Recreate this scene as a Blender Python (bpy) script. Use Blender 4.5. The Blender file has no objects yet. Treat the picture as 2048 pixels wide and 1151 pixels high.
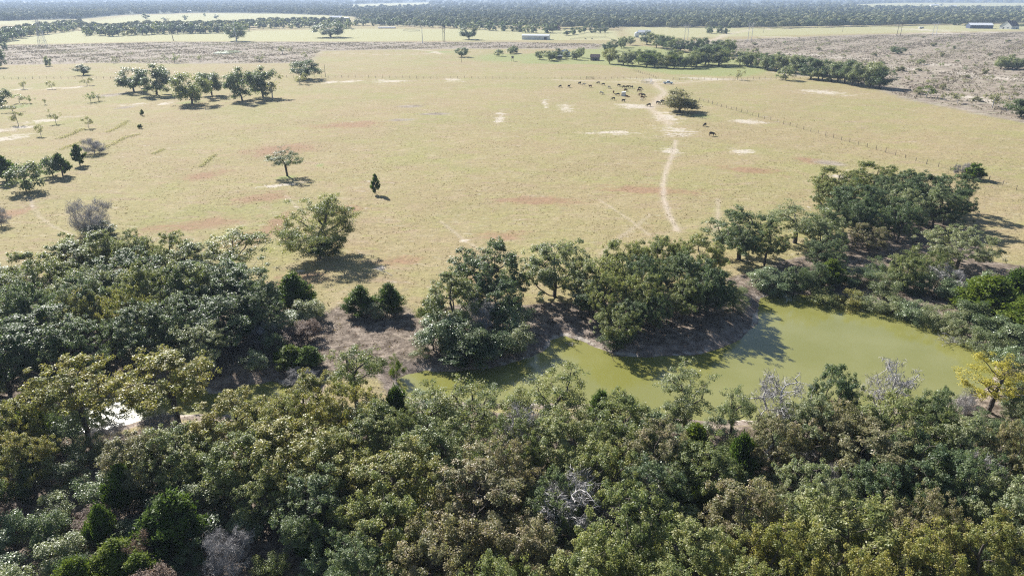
import bpy, bmesh, math, random
import numpy as np
from mathutils import Vector, Matrix
R = math.radians
random.seed(7); rng = np.random.default_rng(7)
scene = bpy.context.scene
col = scene.collection

# ------------------------------------------------------------------ camera, sky, sun, exposure
CAM_H, PITCH, FPX = 50.0, R(23.2), 1366.0
cam_d = bpy.data.cameras.new('camera'); cam = bpy.data.objects.new('camera', cam_d); col.objects.link(cam)
cam.location = (0, 0, CAM_H); cam.rotation_euler = (R(90) - PITCH, 0, 0)
cam_d.sensor_width = 36; cam_d.lens = 36 * FPX / 2048; cam_d.clip_start = 1; cam_d.clip_end = 60000
scene.camera = cam
SUN_AZ, SUN_EL = R(-36), R(34.5)
world = bpy.data.worlds.new('World'); scene.world = world; world.use_nodes = True
wn = world.node_tree.nodes; wl = world.node_tree.links
sky = wn.new('ShaderNodeTexSky'); sky.sky_type = 'NISHITA'; sky.sun_disc = False
sky.sun_elevation = SUN_EL; sky.sun_rotation = SUN_AZ; sky.altitude = 100; sky.air_density = 1.0; sky.dust_density = 0.6; sky.ozone_density = 1.2
wl.new(sky.outputs[0], wn['Background'].inputs[0]); wn['Background'].inputs[1].default_value = 0.055
sl = bpy.data.lights.new('sun', 'SUN'); sl.energy = 5.0; sl.angle = R(0.53); sl.color = (1.0, 0.965, 0.91)
so = bpy.data.objects.new('sun', sl); col.objects.link(so)
sdir = Vector((math.sin(SUN_AZ) * math.cos(SUN_EL), math.cos(SUN_AZ) * math.cos(SUN_EL), math.sin(SUN_EL)))
so.rotation_euler = sdir.to_track_quat('Z', 'Y').to_euler(); so.location = (-60, 80, 90)
vs = scene.view_settings; vs.view_transform = 'Standard'; vs.look = 'None'; vs.gamma = 1; vs.use_curve_mapping = False; vs.exposure = 1.08
cy = scene.cycles; cy.max_bounces = 6; cy.diffuse_bounces = 2; cy.glossy_bounces = 2; cy.transmission_bounces = 3; cy.volume_bounces = 0; cy.transparent_max_bounces = 8; cy.filter_width = 1.15; cy.use_denoising = False; cy.sample_clamp_indirect = 2.5; cy.sample_clamp_direct = 12

# ------------------------------------------------------------------ pixel -> place helpers (flat country, so a pixel meets the ground plane)
FWD = np.array([0, math.cos(PITCH), -math.sin(PITCH)]); UP = np.array([0, math.sin(PITCH), math.cos(PITCH)])
def ray(px, py):
    return FWD + np.array([1., 0, 0]) * (px - 1024) / FPX + UP * (575.5 - py) / FPX
def flat(px, py, z=0.0):
    d = ray(px, py); t = (z - CAM_H) / d[2]
    return np.array([d[0] * t, d[1] * t])
WATER_Z = -0.9
POND_PX = [(792, 757), (812, 748), (850, 741), (900, 744), (960, 738), (1010, 730), (1045, 720), (1072, 708), (1096, 696), (1106, 680), (1130, 671), (1162, 680), (1200, 698), (1235, 711), (1290, 714), (1340, 713), (1400, 708), (1440, 697), (1480, 676), (1512, 648), (1520, 622), (1517, 597), (1560, 586), (1620, 590), (1700, 598), (1780, 612), (1850, 632), (1900, 652), (1940, 680), (1972, 700), (1992, 722), (1990, 750), (1970, 780), (1900, 800), (1780, 815), (1640, 830), (1500, 838), (1400, 842), (1335, 834), (1290, 822), (1230, 812), (1150, 806), (1050, 806), (950, 806), (860, 802), (810, 790)]
CREEK_PX = [(85, 846), (150, 815), (235, 790), (300, 772), (360, 776), (430, 788), (500, 770), (545, 762), (590, 772), (615, 790), (590, 812), (520, 830), (430, 830), (330, 826), (250, 850), (180, 862), (110, 862)]
POND = np.array([flat(x, y, WATER_Z) for x, y in POND_PX]); CREEK = np.array([flat(x, y, WATER_Z) for x, y in CREEK_PX])
def poly_sd(x, y, P):
    """signed distance to polygon P, positive outside"""
    x = np.asarray(x, float); y = np.asarray(y, float)
    d2 = np.full(x.shape, 1e18); ins = np.zeros(x.shape, bool); n = len(P)
    for i in range(n):
        ax, ay = P[i]; bx, by = P[(i + 1) % n]
        ex, ey = bx - ax, by - ay; wx, wy = x - ax, y - ay
        t = np.clip((wx * ex + wy * ey) / max(ex * ex + ey * ey, 1e-9), 0, 1)
        d2 = np.minimum(d2, (wx - ex * t) ** 2 + (wy - ey * t) ** 2)
        if ay != by:
            c = ((ay > y) != (by > y)) & (x < (bx - ax) * (y - ay) / (by - ay) + ax); ins ^= c
    d = np.sqrt(d2); return np.where(ins, -d, d)
def sstep(a, b, v):
    t = np.clip((v - a) / (b - a), 0, 1); return t * t * (3 - 2 * t)
def wob(x, y, s, k=0.0):
    return (np.sin(x * s + 1.3 + k) * np.cos(y * s * 1.17 + .4 - k) + .6 * np.sin(x * s * 2.3 - y * s * 1.9 + 2.1 * k) + .4 * np.sin(x * s * 4.1 + y * s * 3.7 + k)) / 2
def height(x, y):
    x = np.asarray(x, float); y = np.asarray(y, float)
    r = np.hypot(x, y)
    z = (0.22 * wob(x, y, .045) + 0.06 * wob(x, y, .31, 2)) * np.clip(r / 60, 0, 1)
    z = z * sstep(1500, 600, r)
    near = (r < 260)
    if np.any(near):
        xs, ys = x[near] if x.ndim else x, y[near] if y.ndim else y
        sd = np.minimum(poly_sd(xs, ys, POND), poly_sd(xs, ys, CREEK)) + .35 * wob(xs, ys, .5, 1) + .18 * wob(xs, ys, 1.7, 3)
        zb = z[near] if x.ndim else z
        bank = WATER_Z + np.where(sd < 0, sd * .35, sd * .30)
        bank = np.maximum(bank, -2.2)
        k = sstep(1.2, 6.5, sd)
        zz = bank * (1 - k) + np.maximum(zb, -.3) * k
        if x.ndim: z = z.copy(); z[near] = zz
        else: z = zz
    return z
def gz(x, y): return float(height(np.array([x]), np.array([y]))[0])
def ground(px, py):
    z = 0.0
    for _ in range(4):
        p = flat(px, py, z); z = gz(p[0], p[1])
    return float(p[0]), float(p[1]), z
def from_top(px, py, h):
    z = 0.0
    for _ in range(3):
        p = flat(px, py, z + h); z = gz(p[0], p[1])
    return float(p[0]), float(p[1]), z
def depth(x, y, z): return y * FWD[1] + (z - CAM_H) * FWD[2]
def m_per_px(x, y, z): return depth(x, y, z) / FPX
def top_height(x, y, z, py):
    """height of the point above (x,y,z) that is seen at row py"""
    v = (575.5 - py) / FPX
    # v = (dy*UPy + dz*UPz)/(dy*FWDy + dz*FWDz)
    dz = y * (v * FWD[1] - UP[1]) / (UP[2] - v * FWD[2])
    return CAM_H + dz - z

# ------------------------------------------------------------------ materials
MATS = {}
def new_mat(name):
    m = bpy.data.materials.new(name); m.use_nodes = True; MATS[name] = m
    nt = m.node_tree; return m, nt.nodes, nt.links, nt.nodes['Principled BSDF']
def node(nt, typ, **kw):
    n = nt.nodes.new(typ)
    for k, v in kw.items(): setattr(n, k, v)
    return n
def simple(name, c, rough=.8, spec=.3, noise=.18, scale=3.0, metal=0.0, coords='Object'):
    m, N, L, b = new_mat(name); nt = m.node_tree
    tc = N.new('ShaderNodeTexCoord'); nz = N.new('ShaderNodeTexNoise'); nz.inputs['Scale'].default_value = scale; nz.inputs['Detail'].default_value = 5
    L.new(tc.outputs[coords], nz.inputs['Vector'])
    rp = N.new('ShaderNodeValToRGB'); e = rp.color_ramp.elements
    e[0].position = .3; e[1].position = .7
    e[0].color = (*[v * (1 - noise) for v in c], 1); e[1].color = (*[min(1, v * (1 + noise)) for v in c], 1)
    L.new(nz.outputs['Fac'], rp.inputs[0]); L.new(rp.outputs[0], b.inputs['Base Color'])
    b.inputs['Roughness'].default_value = rough; b.inputs['Specular IOR Level'].default_value = spec; b.inputs['Metallic'].default_value = metal
    return m
def leaf_mat(name, cols, transl=.40, rough=.47, spec=.4, tint_t=None):
    """cols: 3 leaf colours, mixed per leaf (face attribute tint) and shifted per tree (object random)"""
    m, N, L, b = new_mat(name)
    at = N.new('ShaderNodeAttribute'); at.attribute_name = 'tint'
    oi = N.new('ShaderNodeObjectInfo')
    ma = N.new('ShaderNodeMath'); ma.operation = 'MULTIPLY_ADD'; ma.inputs[1].default_value = .36; ma.inputs[2].default_value = -.18
    L.new(oi.outputs['Random'], ma.inputs[0])
    ad = N.new('ShaderNodeMath'); ad.operation = 'ADD'; L.new(at.outputs['Fac'], ad.inputs[0]); L.new(ma.outputs[0], ad.inputs[1])
    rp = N.new('ShaderNodeValToRGB'); e = rp.color_ramp.elements
    e[0].position = .1; e[0].color = (*cols[0], 1); e[1].position = .9; e[1].color = (*cols[2], 1)
    k = e.new(.5); k.color = (*cols[1], 1)
    L.new(ad.outputs[0], rp.inputs[0]); L.new(rp.outputs[0], b.inputs['Base Color'])
    b.inputs['Roughness'].default_value = rough; b.inputs['Specular IOR Level'].default_value = spec
    tr = N.new('ShaderNodeBsdfTranslucent')
    hs = N.new('ShaderNodeMixRGB'); hs.blend_type = 'MULTIPLY'; hs.inputs[0].default_value = 1; hs.inputs[2].default_value = (*(tint_t or (1.35, 1.42, .8)), 1)
    L.new(rp.outputs[0], hs.inputs[1]); L.new(hs.outputs[0], tr.inputs['Color'])
    mx = N.new('ShaderNodeMixShader'); mx.inputs[0].default_value = transl
    L.new(b.outputs[0], mx.inputs[1]); L.new(tr.outputs[0], mx.inputs[2])
    L.new(mx.outputs[0], N['Material Output'].inputs['Surface'])
    return m
LEAF = {
 'olive':  leaf_mat('oak_leaves_olive',  [(0.126, 0.161, 0.062), (0.212, 0.240, 0.089), (0.307, 0.302, 0.128)]),
 'dark':   leaf_mat('oak_leaves_dark',   [(0.077, 0.116, 0.059), (0.125, 0.171, 0.079), (0.192, 0.222, 0.111)]),
 'yellow': leaf_mat('oak_leaves_yellow', [(0.165, 0.183, 0.053), (0.262, 0.257, 0.078), (0.347, 0.299, 0.103)]),
 'brown':  leaf_mat('oak_leaves_brown',  [(0.167, 0.169, 0.086), (0.254, 0.235, 0.126), (0.332, 0.272, 0.182)]),
 'silver': leaf_mat('leaves_silver',     [(0.162, 0.201, 0.099), (0.251, 0.277, 0.149), (0.358, 0.362, 0.221)], rough=.42, spec=.42),
 'yaupon': leaf_mat('yaupon_leaves',     [(0.124, 0.176, 0.082), (0.197, 0.251, 0.125), (0.292, 0.329, 0.192)], transl=.24, rough=.38, spec=.6),
 'juniper': leaf_mat('juniper_sprays',   [(0.051, 0.089, 0.019), (0.089, 0.138, 0.027), (0.135, 0.189, 0.038)], transl=.36, spec=.12),
 'lime':   leaf_mat('bright_leaves',     [(0.082, 0.121, 0.017), (0.122, 0.168, 0.023), (0.173, 0.209, 0.034)], spec=.12),
 'willow': leaf_mat('willow_leaves',     [(.30, .27, .045), (.40, .36, .07), (.48, .42, .11)], spec=.15),
 'mesquite': leaf_mat('mesquite_leaves', [(0.187, 0.191, 0.099), (0.246, 0.242, 0.135), (0.306, 0.289, 0.180)], transl=.45),
 'rust':   leaf_mat('dry_leaves',        [(0.132, 0.094, 0.072), (0.187, 0.132, 0.101), (0.242, 0.182, 0.143)], transl=.3, rough=.7, tint_t=(1.3, 1.2, 1)),
 'far':    leaf_mat('far_forest_leaves',  [(.055, .080, .040), (.120, .145, .065), (.210, .215, .110)], transl=.1, rough=.8, spec=.05),
 'grey':   leaf_mat('grey_twigs',        [(0.237, 0.225, 0.225), (0.312, 0.300, 0.297), (0.388, 0.369, 0.362)], transl=.1, rough=.8, tint_t=(1, 1, 1)),
}
BARK = simple('oak_bark', (.090, .078, .068), .9, .2, .35, 6)
BARKG = simple('grey_dead_wood', (.42, .40, .39), .85, .2, .25, 6)
BARKJ = simple('juniper_bark', (.085, .068, .055), .9, .2, .3, 6)

# ------------------------------------------------------------------ mesh helpers
def np_mesh(name, V, F, mat=None, smooth=False):
    V = np.asarray(V, np.float32); F = np.asarray(F, np.int32)
    me = bpy.data.meshes.new(name); k = F.shape[1]
    me.vertices.add(len(V)); me.vertices.foreach_set('co', V.ravel())
    me.loops.add(F.size); me.loops.foreach_set('vertex_index', F.ravel())
    me.polygons.add(len(F)); me.polygons.foreach_set('loop_start', np.arange(0, F.size, k, dtype=np.int32))
    me.polygons.foreach_set('loop_total', np.full(len(F), k, np.int32))
    if smooth: me.polygons.foreach_set('use_smooth', np.ones(len(F), bool))
    me.update(calc_edges=True)
    if mat: me.materials.append(mat)
    return me
def unit(v): return v / np.maximum(np.linalg.norm(v, axis=-1, keepdims=True), 1e-9)
def leaf_geo(C, Nn, sx, sy, g, T=None):
    n = len(C); Nn = unit(Nn)
    if T is None: T = g.normal(size=(n, 3))
    T = unit(T - (T * Nn).sum(1, keepdims=True) * Nn); B = np.cross(Nn, T)
    sx = np.broadcast_to(sx, (n,))[:, None] * g.uniform(.7, 1.3, (n, 1)); sy = np.broadcast_to(sy, (n,))[:, None] * g.uniform(.7, 1.3, (n, 1))
    bend = g.uniform(-.35, .35, (n, 1)) * sx
    V = np.stack([C - T * sx, C - B * sy + Nn * bend, C + T * sx, C + B * sy + Nn * bend], 1).reshape(-1, 3)
    return V, np.arange(4 * n).reshape(n, 4)
def face_attr(me, name, vals):
    a = me.attributes.new(name, 'FLOAT', 'FACE'); a.data.foreach_set('value', np.asarray(vals, np.float32))
def tubes(P0, P1, r0, r1, sides, g=None):
    d = unit(P1 - P0); ref = np.where(np.abs(d[:, 2:3]) > .9, np.array([[1., 0, 0]]), np.array([[0, 0, 1.]]))
    u = unit(np.cross(d, ref)); v = np.cross(d, u); n = len(P0)
    a = np.arange(sides) / sides * 2 * np.pi
    ring = u[:, None, :] * np.cos(a)[None, :, None] + v[:, None, :] * np.sin(a)[None, :, None]
    A = P0[:, None, :] + ring * np.asarray(r0)[:, None, None]; Bv = P1[:, None, :] + ring * np.asarray(r1)[:, None, None]
    V = np.concatenate([A, Bv], 1).reshape(-1, 3); k = np.arange(sides); k2 = (k + 1) % sides
    F = np.stack([k, k2, k2 + sides, k + sides], 1)[None] + (np.arange(n) * 2 * sides)[:, None, None]
    return V, F.reshape(-1, 4)
def merge(parts):
    Vs, Fs, o = [], [], 0
    for V, F in parts:
        if len(V) == 0: continue
        Vs.append(V); Fs.append(F + o); o += len(V)
    return np.concatenate(Vs), np.concatenate(Fs)

# ------------------------------------------------------------------ tree prototypes (mesh data only)
def colonize(A, trunk, D, kill, iters, g, up=.12):
    nodes = np.array(trunk, float); par = np.arange(len(nodes)) - 1; alive = np.ones(len(A), bool)
    d = np.linalg.norm(A[:, None] - nodes[None], axis=2); d[:, :max(0, len(nodes) - 3)] += 1.0
    near = d.argmin(1); nd = d.min(1)
    for _ in range(iters):
        ids = np.where(alive)[0]
        if len(ids) == 0: break
        v = unit(A[ids] - nodes[near[ids]])
        u, inv = np.unique(near[ids], return_inverse=True)
        s = np.zeros((len(u), 3)); np.add.at(s, inv, v)
        s = unit(s) + g.normal(size=s.shape) * .16 + np.array([0, 0, up])
        new = nodes[u] + unit(s) * D
        base = len(nodes); nodes = np.concatenate([nodes, new]); par = np.concatenate([par, u])
        dn = np.linalg.norm(A[:, None] - new[None], axis=2); j = dn.argmin(1); m = dn[np.arange(len(A)), j]
        better = m < nd; near = np.where(better, base + j, near); nd = np.where(better, m, nd)
        alive &= nd > kill
    return nodes, par
def skeleton_mesh(nodes, par, tip, power, rmax, mat, name, extra=None):
    n = len(nodes); acc = np.zeros(n); kids = np.bincount(par[par >= 0], minlength=n)
    for i in range(n - 1, 0, -1):
        r = acc[i] if kids[i] else tip ** power
        acc[i] = r; acc[par[i]] += r
    rad = np.maximum(acc, tip ** power) ** (1 / power)
    if rad[0] > 0: rad = np.where(rad > tip * 1.5, np.maximum(tip, tip + (rad - tip) * (rmax - tip) / max(rad[0] - tip, 1e-6)), rad)
    ids = np.arange(1, n); P0, P1 = nodes[par[ids]], nodes[ids]
    # main stem flares at the base
    r1 = rad[ids]; r0 = np.minimum(rad[par[ids]], r1 * 1.5)
    r0 = np.where(par[ids] == 0, r1 * 1.6, r0)
    big = r1 > .045
    parts = [tubes(P0[big], P1[big], r0[big], r1[big], 6)] if big.any() else []
    sm = ~big
    if sm.any(): parts.append(tubes(P0[sm], P1[sm], r0[sm], r1[sm], 3))
    if extra is not None: parts.append(extra)
    V, F = merge(parts)
    return np_mesh(name, V, F, mat, True)
def crown_pts(n, H, Rr, cb, g, core=.5, lobes=9, lump=.28, flat_top=1.0, tuft=None):
    """points through a lumpy dome (base height cb*H, radius Rr), gathered in tufts with gaps between"""
    L = unit(g.normal(size=(lobes, 3)) * [1, 1, .8] + [0, 0, .25]); amp = g.uniform(-lump, lump, lobes)
    cz = cb * H + (H - cb * H) * .40
    def one():
        while True:
            v = unit(g.normal(size=3)); r = g.uniform(core ** 3, 1) ** (1 / 3)
            k = 1 + (amp * np.exp(-(1 - L @ v) * 7)).sum() - .06
            rz = (H - cz) * flat_top if v[2] > 0 else (cz - cb * H)
            if v[2] < -.5 and g.random() < .3: continue
            return np.array([v[0] * Rr, v[1] * Rr, v[2] * rz]) * r * k + [0, 0, cz]
    nc = max(10, n // (3 if cb < .05 else 6)); C = np.array([one() for _ in range(nc)])
    sz = (tuft or .125 * Rr) * g.uniform(.6, 1.35, nc)
    idx = g.integers(0, nc, n)
    return C[idx] + g.normal(size=(n, 3)) * sz[idx][:, None] * [1, 1, .75]
def foliage(A, per, spread, leaf, g, center, mat, name, up=.55, outw=.6, rnd=.9, asp=.62, droop=0., clump_var=.36):
    n = len(A); per = np.maximum(1, (per * g.uniform(.55, 1.5, n)).astype(int))
    idx = np.repeat(np.arange(n), per); m = len(idx)
    off = g.normal(size=(m, 3)); off = unit(off) * g.random((m, 1)) ** .45
    sp = np.asarray(spread) * g.uniform(.75, 1.3, (n, 1))
    P = A[idx] + off * sp[idx] + np.array([0, 0, droop])
    Nn = unit(off) * outw * .6 + unit(P - center) * outw * .6 + np.array([0, 0, up]) + g.normal(size=(m, 3)) * rnd * .6
    V, F = leaf_geo(P, Nn, leaf * .5, leaf * .5 * asp, g)
    me = np_mesh(name, V, F, mat)
    tint = .5 + g.normal(0, clump_var, n)[idx] * .6 + g.normal(0, .16, m)
    face_attr(me, 'tint', np.clip(tint, 0, 1)); return me
PROTO = {}
def proto(key, trunk, crown, H, W): PROTO.setdefault(key, []).append((trunk, crown, H, W))
def extent(me):
    co = np.empty(len(me.vertices) * 3, np.float32); me.vertices.foreach_get('co', co); co = co.reshape(-1, 3)
    return co
def finish(key, tm, cm):
    co = extent(cm if cm else tm)
    rr = np.hypot(co[:, 0], co[:, 1])
    proto(key, tm, cm, float(np.percentile(co[:, 2], 99.5)), 2 * float(np.percentile(rr, 97)))
def oak(key, seed, H, Rr, cb, nat, per, leaf, mat, spread=(.62, .62, .42), core=.45, D=.5, lump=.3, tip=.022, rmax=.3, lean=.0, bark=None, multi=1, flat_top=1.0, up=.6):
    g = np.random.default_rng(seed)
    A = crown_pts(nat, H - .3, Rr - .3, cb, g, core, 10, lump, flat_top)
    ht = max(cb * H * .9, .8); tk = max(3, int(ht / .5)); wv = g.normal(size=(tk + 1, 2)).cumsum(0) * .05
    wv -= wv[0]
    tr = [(wv[i, 0] + lean * i / tk, wv[i, 1], -.4 + (ht + .4) * i / tk) for i in range(tk + 1)]
    A[:, 0] += lean
    nodes, par = colonize(A, tr, D, D * 1.5, 70, g)
    tm = skeleton_mesh(nodes, par, tip, 2.2, rmax, bark or BARK, 'limbs_' + key)
    if per > 0:
        cm = foliage(A, per, spread, leaf, g, np.array([lean, 0, cb * H + .2 * H]), mat, 'leaves_' + key, up=up)
    else: cm = None
    finish(key, tm, cm)
def bare(key, seed, H, Rr, cb, nat, tw, mat, leafmat, twl=.7, tww=.02, D=.35, rmax=.2, core=.3, tip=.02):
    g = np.random.default_rng(seed)
    A = crown_pts(nat, H, Rr, cb, g, core, 8, .3)
    ht = max(cb * H * .9, .4); tr = [(0, 0, -.4), (0.03, 0, ht * .4), (0.05, .04, ht)]
    nodes, par = colonize(A, tr, D, D * 1.4, 70, g)
    tm = skeleton_mesh(nodes, par, tip, 2.3, rmax, mat, 'limbs_' + key)
    idx = np.repeat(np.arange(nat), tw); m = len(idx)
    c = np.array([0, 0, cb * H]); dirs = unit(unit(A[idx] - c) * .9 + g.normal(size=(m, 3)) * .55 + [0, 0, .25])
    P = A[idx] + g.normal(size=(m, 3)) * .22
    V, F = leaf_geo(P, g.normal(size=(m, 3)), twl * .5, tww, g, T=dirs)
    cm = np_mesh('twigs_' + key, V, F, leafmat); face_attr(cm, 'tint', np.clip(g.normal(.5, .22, m), 0, 1))
    finish(key, tm, cm)
def juniper(key, seed, H, Rr, n, leaf, mat, full=.75, tipy=.85):
    g = np.random.default_rng(seed)
    # upswept branch sprays round a central stem
    nb = max(30, n // 110); hz = g.uniform(.06, .98, nb) ** .9
    prof = lambda t: np.clip(np.minimum(1.0, .55 + t * 2.2) * (1 - t) ** tipy, 0.04, 1)
    az = np.arange(nb) * 2.39996 + g.normal(0, .3, nb)
    ln = Rr * prof(hz) * g.uniform(.72, 1.18, nb)
    b0 = np.stack([np.zeros(nb), np.zeros(nb), hz * H * .86], 1)
    rise = g.uniform(.25, .75, nb)
    tipp = b0 + np.stack([np.cos(az) * ln, np.sin(az) * ln, ln * rise], 1)
    tipp[:, 2] = np.minimum(tipp[:, 2], H)
    st = np.array([[0, 0, -.4], [0.02, 0, H * .3], [0, .03, H * .62], [0, 0, H * .9]])
    V0, F0 = tubes(st[:-1], st[1:], np.array([.16, .12, .07]) * H / 6, np.array([.12, .07, .02]) * H / 6, 6)
    V1, F1 = tubes(b0, b0 + (tipp - b0) * .85, np.full(nb, .035), np.full(nb, .008), 3)
    V, F = merge([(V0, F0), (V1, F1)]); tm = np_mesh('limbs_' + key, V, F, BARKJ, True)
    w = ln / ln.sum(); idx = g.choice(nb, n, p=w); t = g.uniform(.25, 1.05, n) ** .75
    P = b0[idx] + (tipp[idx] - b0[idx]) * t[:, None] + g.normal(size=(n, 3)) * (.06 + .17 * (1 - t[:, None] * .5)) * Rr / 2.0
    P[:, 2] = np.maximum(P[:, 2], .12)
    dirs = unit(unit(tipp[idx] - b0[idx]) + [0, 0, .55] + g.normal(size=(n, 3)) * .4)
    Vl, Fl = leaf_geo(P, g.normal(size=(n, 3)) + unit(P - [0, 0, H * .4]) * .8, leaf * .5, leaf * .17, g, T=dirs)
    cm = np_mesh('sprays_' + key, Vl, Fl, mat)
    tint = np.clip(.5 + g.normal(0, .2, nb)[idx] + g.normal(0, .14, n), 0, 1); face_attr(cm, 'tint', tint)
    finish(key, tm, cm)

for s, (H, Rr, cb, lump, nat) in enumerate([(10, 4.8, .20, .34, 360), (9.5, 5.2, .22, .30, 370), (10.5, 4.4, .24, .32, 340), (9, 4.6, .16, .36, 340), (11, 5.0, .28, .34, 360), (9.6, 5.6, .30, .36, 350), (10, 4.3, .18, .42, 320)]):
    oak('oak', 100 + s, H, Rr, cb, nat, 62, .205, LEAF['olive'], lump=lump, core=.55, spread=(.42, .42, .36), rmax=.24 + .02 * (s % 3))
for s, (H, Rr, cb) in enumerate([(10, 4.6, .36), (9.5, 4.0, .4)]):           # open crowns that show their limbs
    oak('oak_open', 130 + s, H, Rr, cb, 190, 44, .21, LEAF['olive'], lump=.4, core=.5, rmax=.26, spread=(.55, .55, .38))
for s in range(2): oak('oak_high', 145 + s, 10, [5.2, 4.9][s], .52, 300, 62, .205, LEAF['yellow'], lump=.36, core=.4, spread=(.46, .46, .34), rmax=.26)
oak('oak_spreading', 151, 11.6, 7.6, .20, 460, 84, .25, LEAF['olive'], spread=(.85, .85, .5), core=.62, lump=.34, rmax=.5, D=.6)
for s in range(5): oak('oak_mid', 160 + s, 10, [5, 4.6, 5.4, 4.8, 5.2][s], [.14, .2, .12, .18, .1][s], 210, 36, .42, LEAF['dark'], spread=(1.0, 1.0, .8), core=.35, D=.8, rmax=.3, lump=.32, tip=.03)
for s in range(6): oak('oak_far', 180 + s, 10, [5, 4.6, 5.6, 4.4, 5.2, 4.9][s], [.06, .12, .06, .1, .04, .04][s], 60, 14, 1.05, LEAF['dark'], spread=(1.4, 1.4, 1.0), core=.35, D=1.6, rmax=.3, lump=.34, tip=.06)
for s in range(5): oak('shrub', 200 + s, [3.6, 4.2, 3.2, 4.6, 3.8][s], [2.0, 1.9, 2.2, 1.8, 2.3][s], .04, 105, 62, .13, LEAF['yaupon'], spread=(.40, .40, .36), core=.25, D=.3, rmax=.07, lump=.34, tip=.012, up=.45)
for s in range(3): oak('bush_mid', 220 + s, 4, [2.3, 2.6, 2.0][s], .03, 70, 40, .26, LEAF['yaupon'], spread=(.55, .55, .5), core=.1, D=.5, rmax=.08, lump=.32, tip=.02)
for s in range(4): oak('mesquite', 240 + s, 4, [2.6, 2.9, 2.4, 3.1][s], .22, 60, 9, .30, LEAF['mesquite'], spread=(.5, .5, .35), core=.4, D=.45, rmax=.10, lump=.34, tip=.022, bark=BARKG)
for s in range(3): bare('bare_shrub', 260 + s, 5, [3.2, 2.8, 3.4][s], .05, 260, 16, BARKG, LEAF['grey'], .9, .022, rmax=.12)
for s in range(3): bare('dead_tree', 270 + s, [8.5, 7.5, 8][s], [3.4, 3.0, 3.8][s], .33, 190, 10, BARKG, LEAF['grey'], .75, .028, D=.42, rmax=.2, core=.3, tip=.034)
for s in range(4): juniper('juniper', 280 + s, [5.5, 6.5, 4.6, 7][s], [2.0, 2.1, 2.2, 2.3][s], 9500, .30, LEAF['juniper'])
for s in range(2): juniper('juniper_mid', 290 + s, 5, 1.8, 1500, .6, LEAF['juniper'])

# ------------------------------------------------------------------ object helpers
COUNT = {}
def tag(o, label=None, cat=None, group=None, kind=None):
    if label: o['label'] = label
    if cat: o['category'] = cat
    if group: o['group'] = group
    if kind: o['kind'] = kind
    return o
def empty(name, loc, rz=0.0, sc=(1, 1, 1)):
    o = bpy.data.objects.new(name, None); col.objects.link(o); o.location = loc; o.rotation_euler = (0, 0, rz); o.scale = sc
    o.empty_display_size = .5
    return o
def link(name, me, parent=None, mat=None):
    o = bpy.data.objects.new(name, me); col.objects.link(o)
    if parent is not None: o.parent = parent
    if mat is not None and len(o.material_slots):
        o.material_slots[0].link = 'OBJECT'; o.material_slots[0].material = mat
    return o
KINDS = {'oak': ('oak_tree', 'tree'), 'oak_high': ('oak_tree', 'tree'), 'oak_open': ('oak_tree', 'tree'), 'oak_spreading': ('oak_tree', 'tree'), 'oak_mid': ('oak_tree', 'tree'), 'oak_far': ('oak_tree', 'tree'),
         'shrub': ('understory_shrub', 'shrub'), 'bush_mid': ('bush', 'bush'), 'mesquite': ('mesquite_tree', 'tree'), 'bare_shrub': ('bare_shrub', 'shrub'), 'dead_tree': ('dead_tree', 'tree'),
         'juniper': ('juniper_tree', 'tree'), 'juniper_mid': ('juniper_tree', 'tree')}
PLACED = []
def plant(key, x, y, h, w, label, group=None, mat=None, var=None, rz=None, z=None, name=None, cat=None):
    P = PROTO[key]; tm, cm, H0, W0 = P[(random.randrange(len(P)) if var is None else var) % len(P)]
    if z is None: z = gz(x, y)
    r = empty(name or KINDS[key][0], (x, y, z - .05), random.uniform(0, 6.283) if rz is None else rz, (w / W0, w / W0, h / H0))
    tag(r, label, cat or KINDS[key][1], group)
    link('trunk', tm, r)
    if cm: link('crown', cm, r, mat)
    PLACED.append((x, y, w, h))
    return r
def by_top(key, tx, ty, h, wpx, label, group=None, mat=None, **k):
    x, y, z = from_top(tx, ty, h); w = wpx * m_per_px(x, y, z + h * .6)
    return plant(key, x, y, h, w, label, group, mat, **k)
def by_base(key, bx, by, ty, wpx, label, group=None, mat=None, **k):
    x, y, z = ground(bx, by); h = top_height(x, y, z, ty); w = wpx * m_per_px(x, y, z + h * .5) * (1.22 if key == 'oak_mid' else 1)
    return plant(key, x, y, h, w, label, group, mat, **k)

# ------------------------------------------------------------------ ground: one sheet out to the horizon
az = np.concatenate([np.arange(-50, 50.001, .2), np.arange(56, 310, 6)])
az = np.radians(az)
rr = [3.0]
while rr[-1] < 30: rr.append(rr[-1] * 1.12)
while rr[-1] < 900: rr.append(rr[-1] + max(.42, rr[-1] * .0095))
while rr[-1] < 45000: rr.append(rr[-1] * 1.035)
rr = np.array(rr); na, nr = len(az), len(rr)
AZ, RR = np.meshgrid(az, rr)
GX, GY = (np.sin(AZ) * RR).ravel(), (np.cos(AZ) * RR).ravel()
GZ = height(GX, GY)
i = np.arange(nr - 1)[:, None]; j = np.arange(na)[None, :]; j2 = (j + 1) % na
GF = np.stack([i * na + j, (i + 1) * na + j, (i + 1) * na + j2, i * na + j2], -1).reshape(-1, 4)[:, ::-1]
V = np.stack([GX, GY, GZ], 1); V = np.concatenate([V, [[0, 0, 0]]])
gme = np_mesh('ground', V, GF, None, True)
def shape(pts): return np.array([flat(*p) for p in pts])
def pmask(pts, soft): 
    sd = poly_sd(GX, GY, shape(pts)); s = soft * np.clip(np.hypot(GX, GY) / 150, .4, 12)
    return sstep(s, -s, sd)
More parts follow.
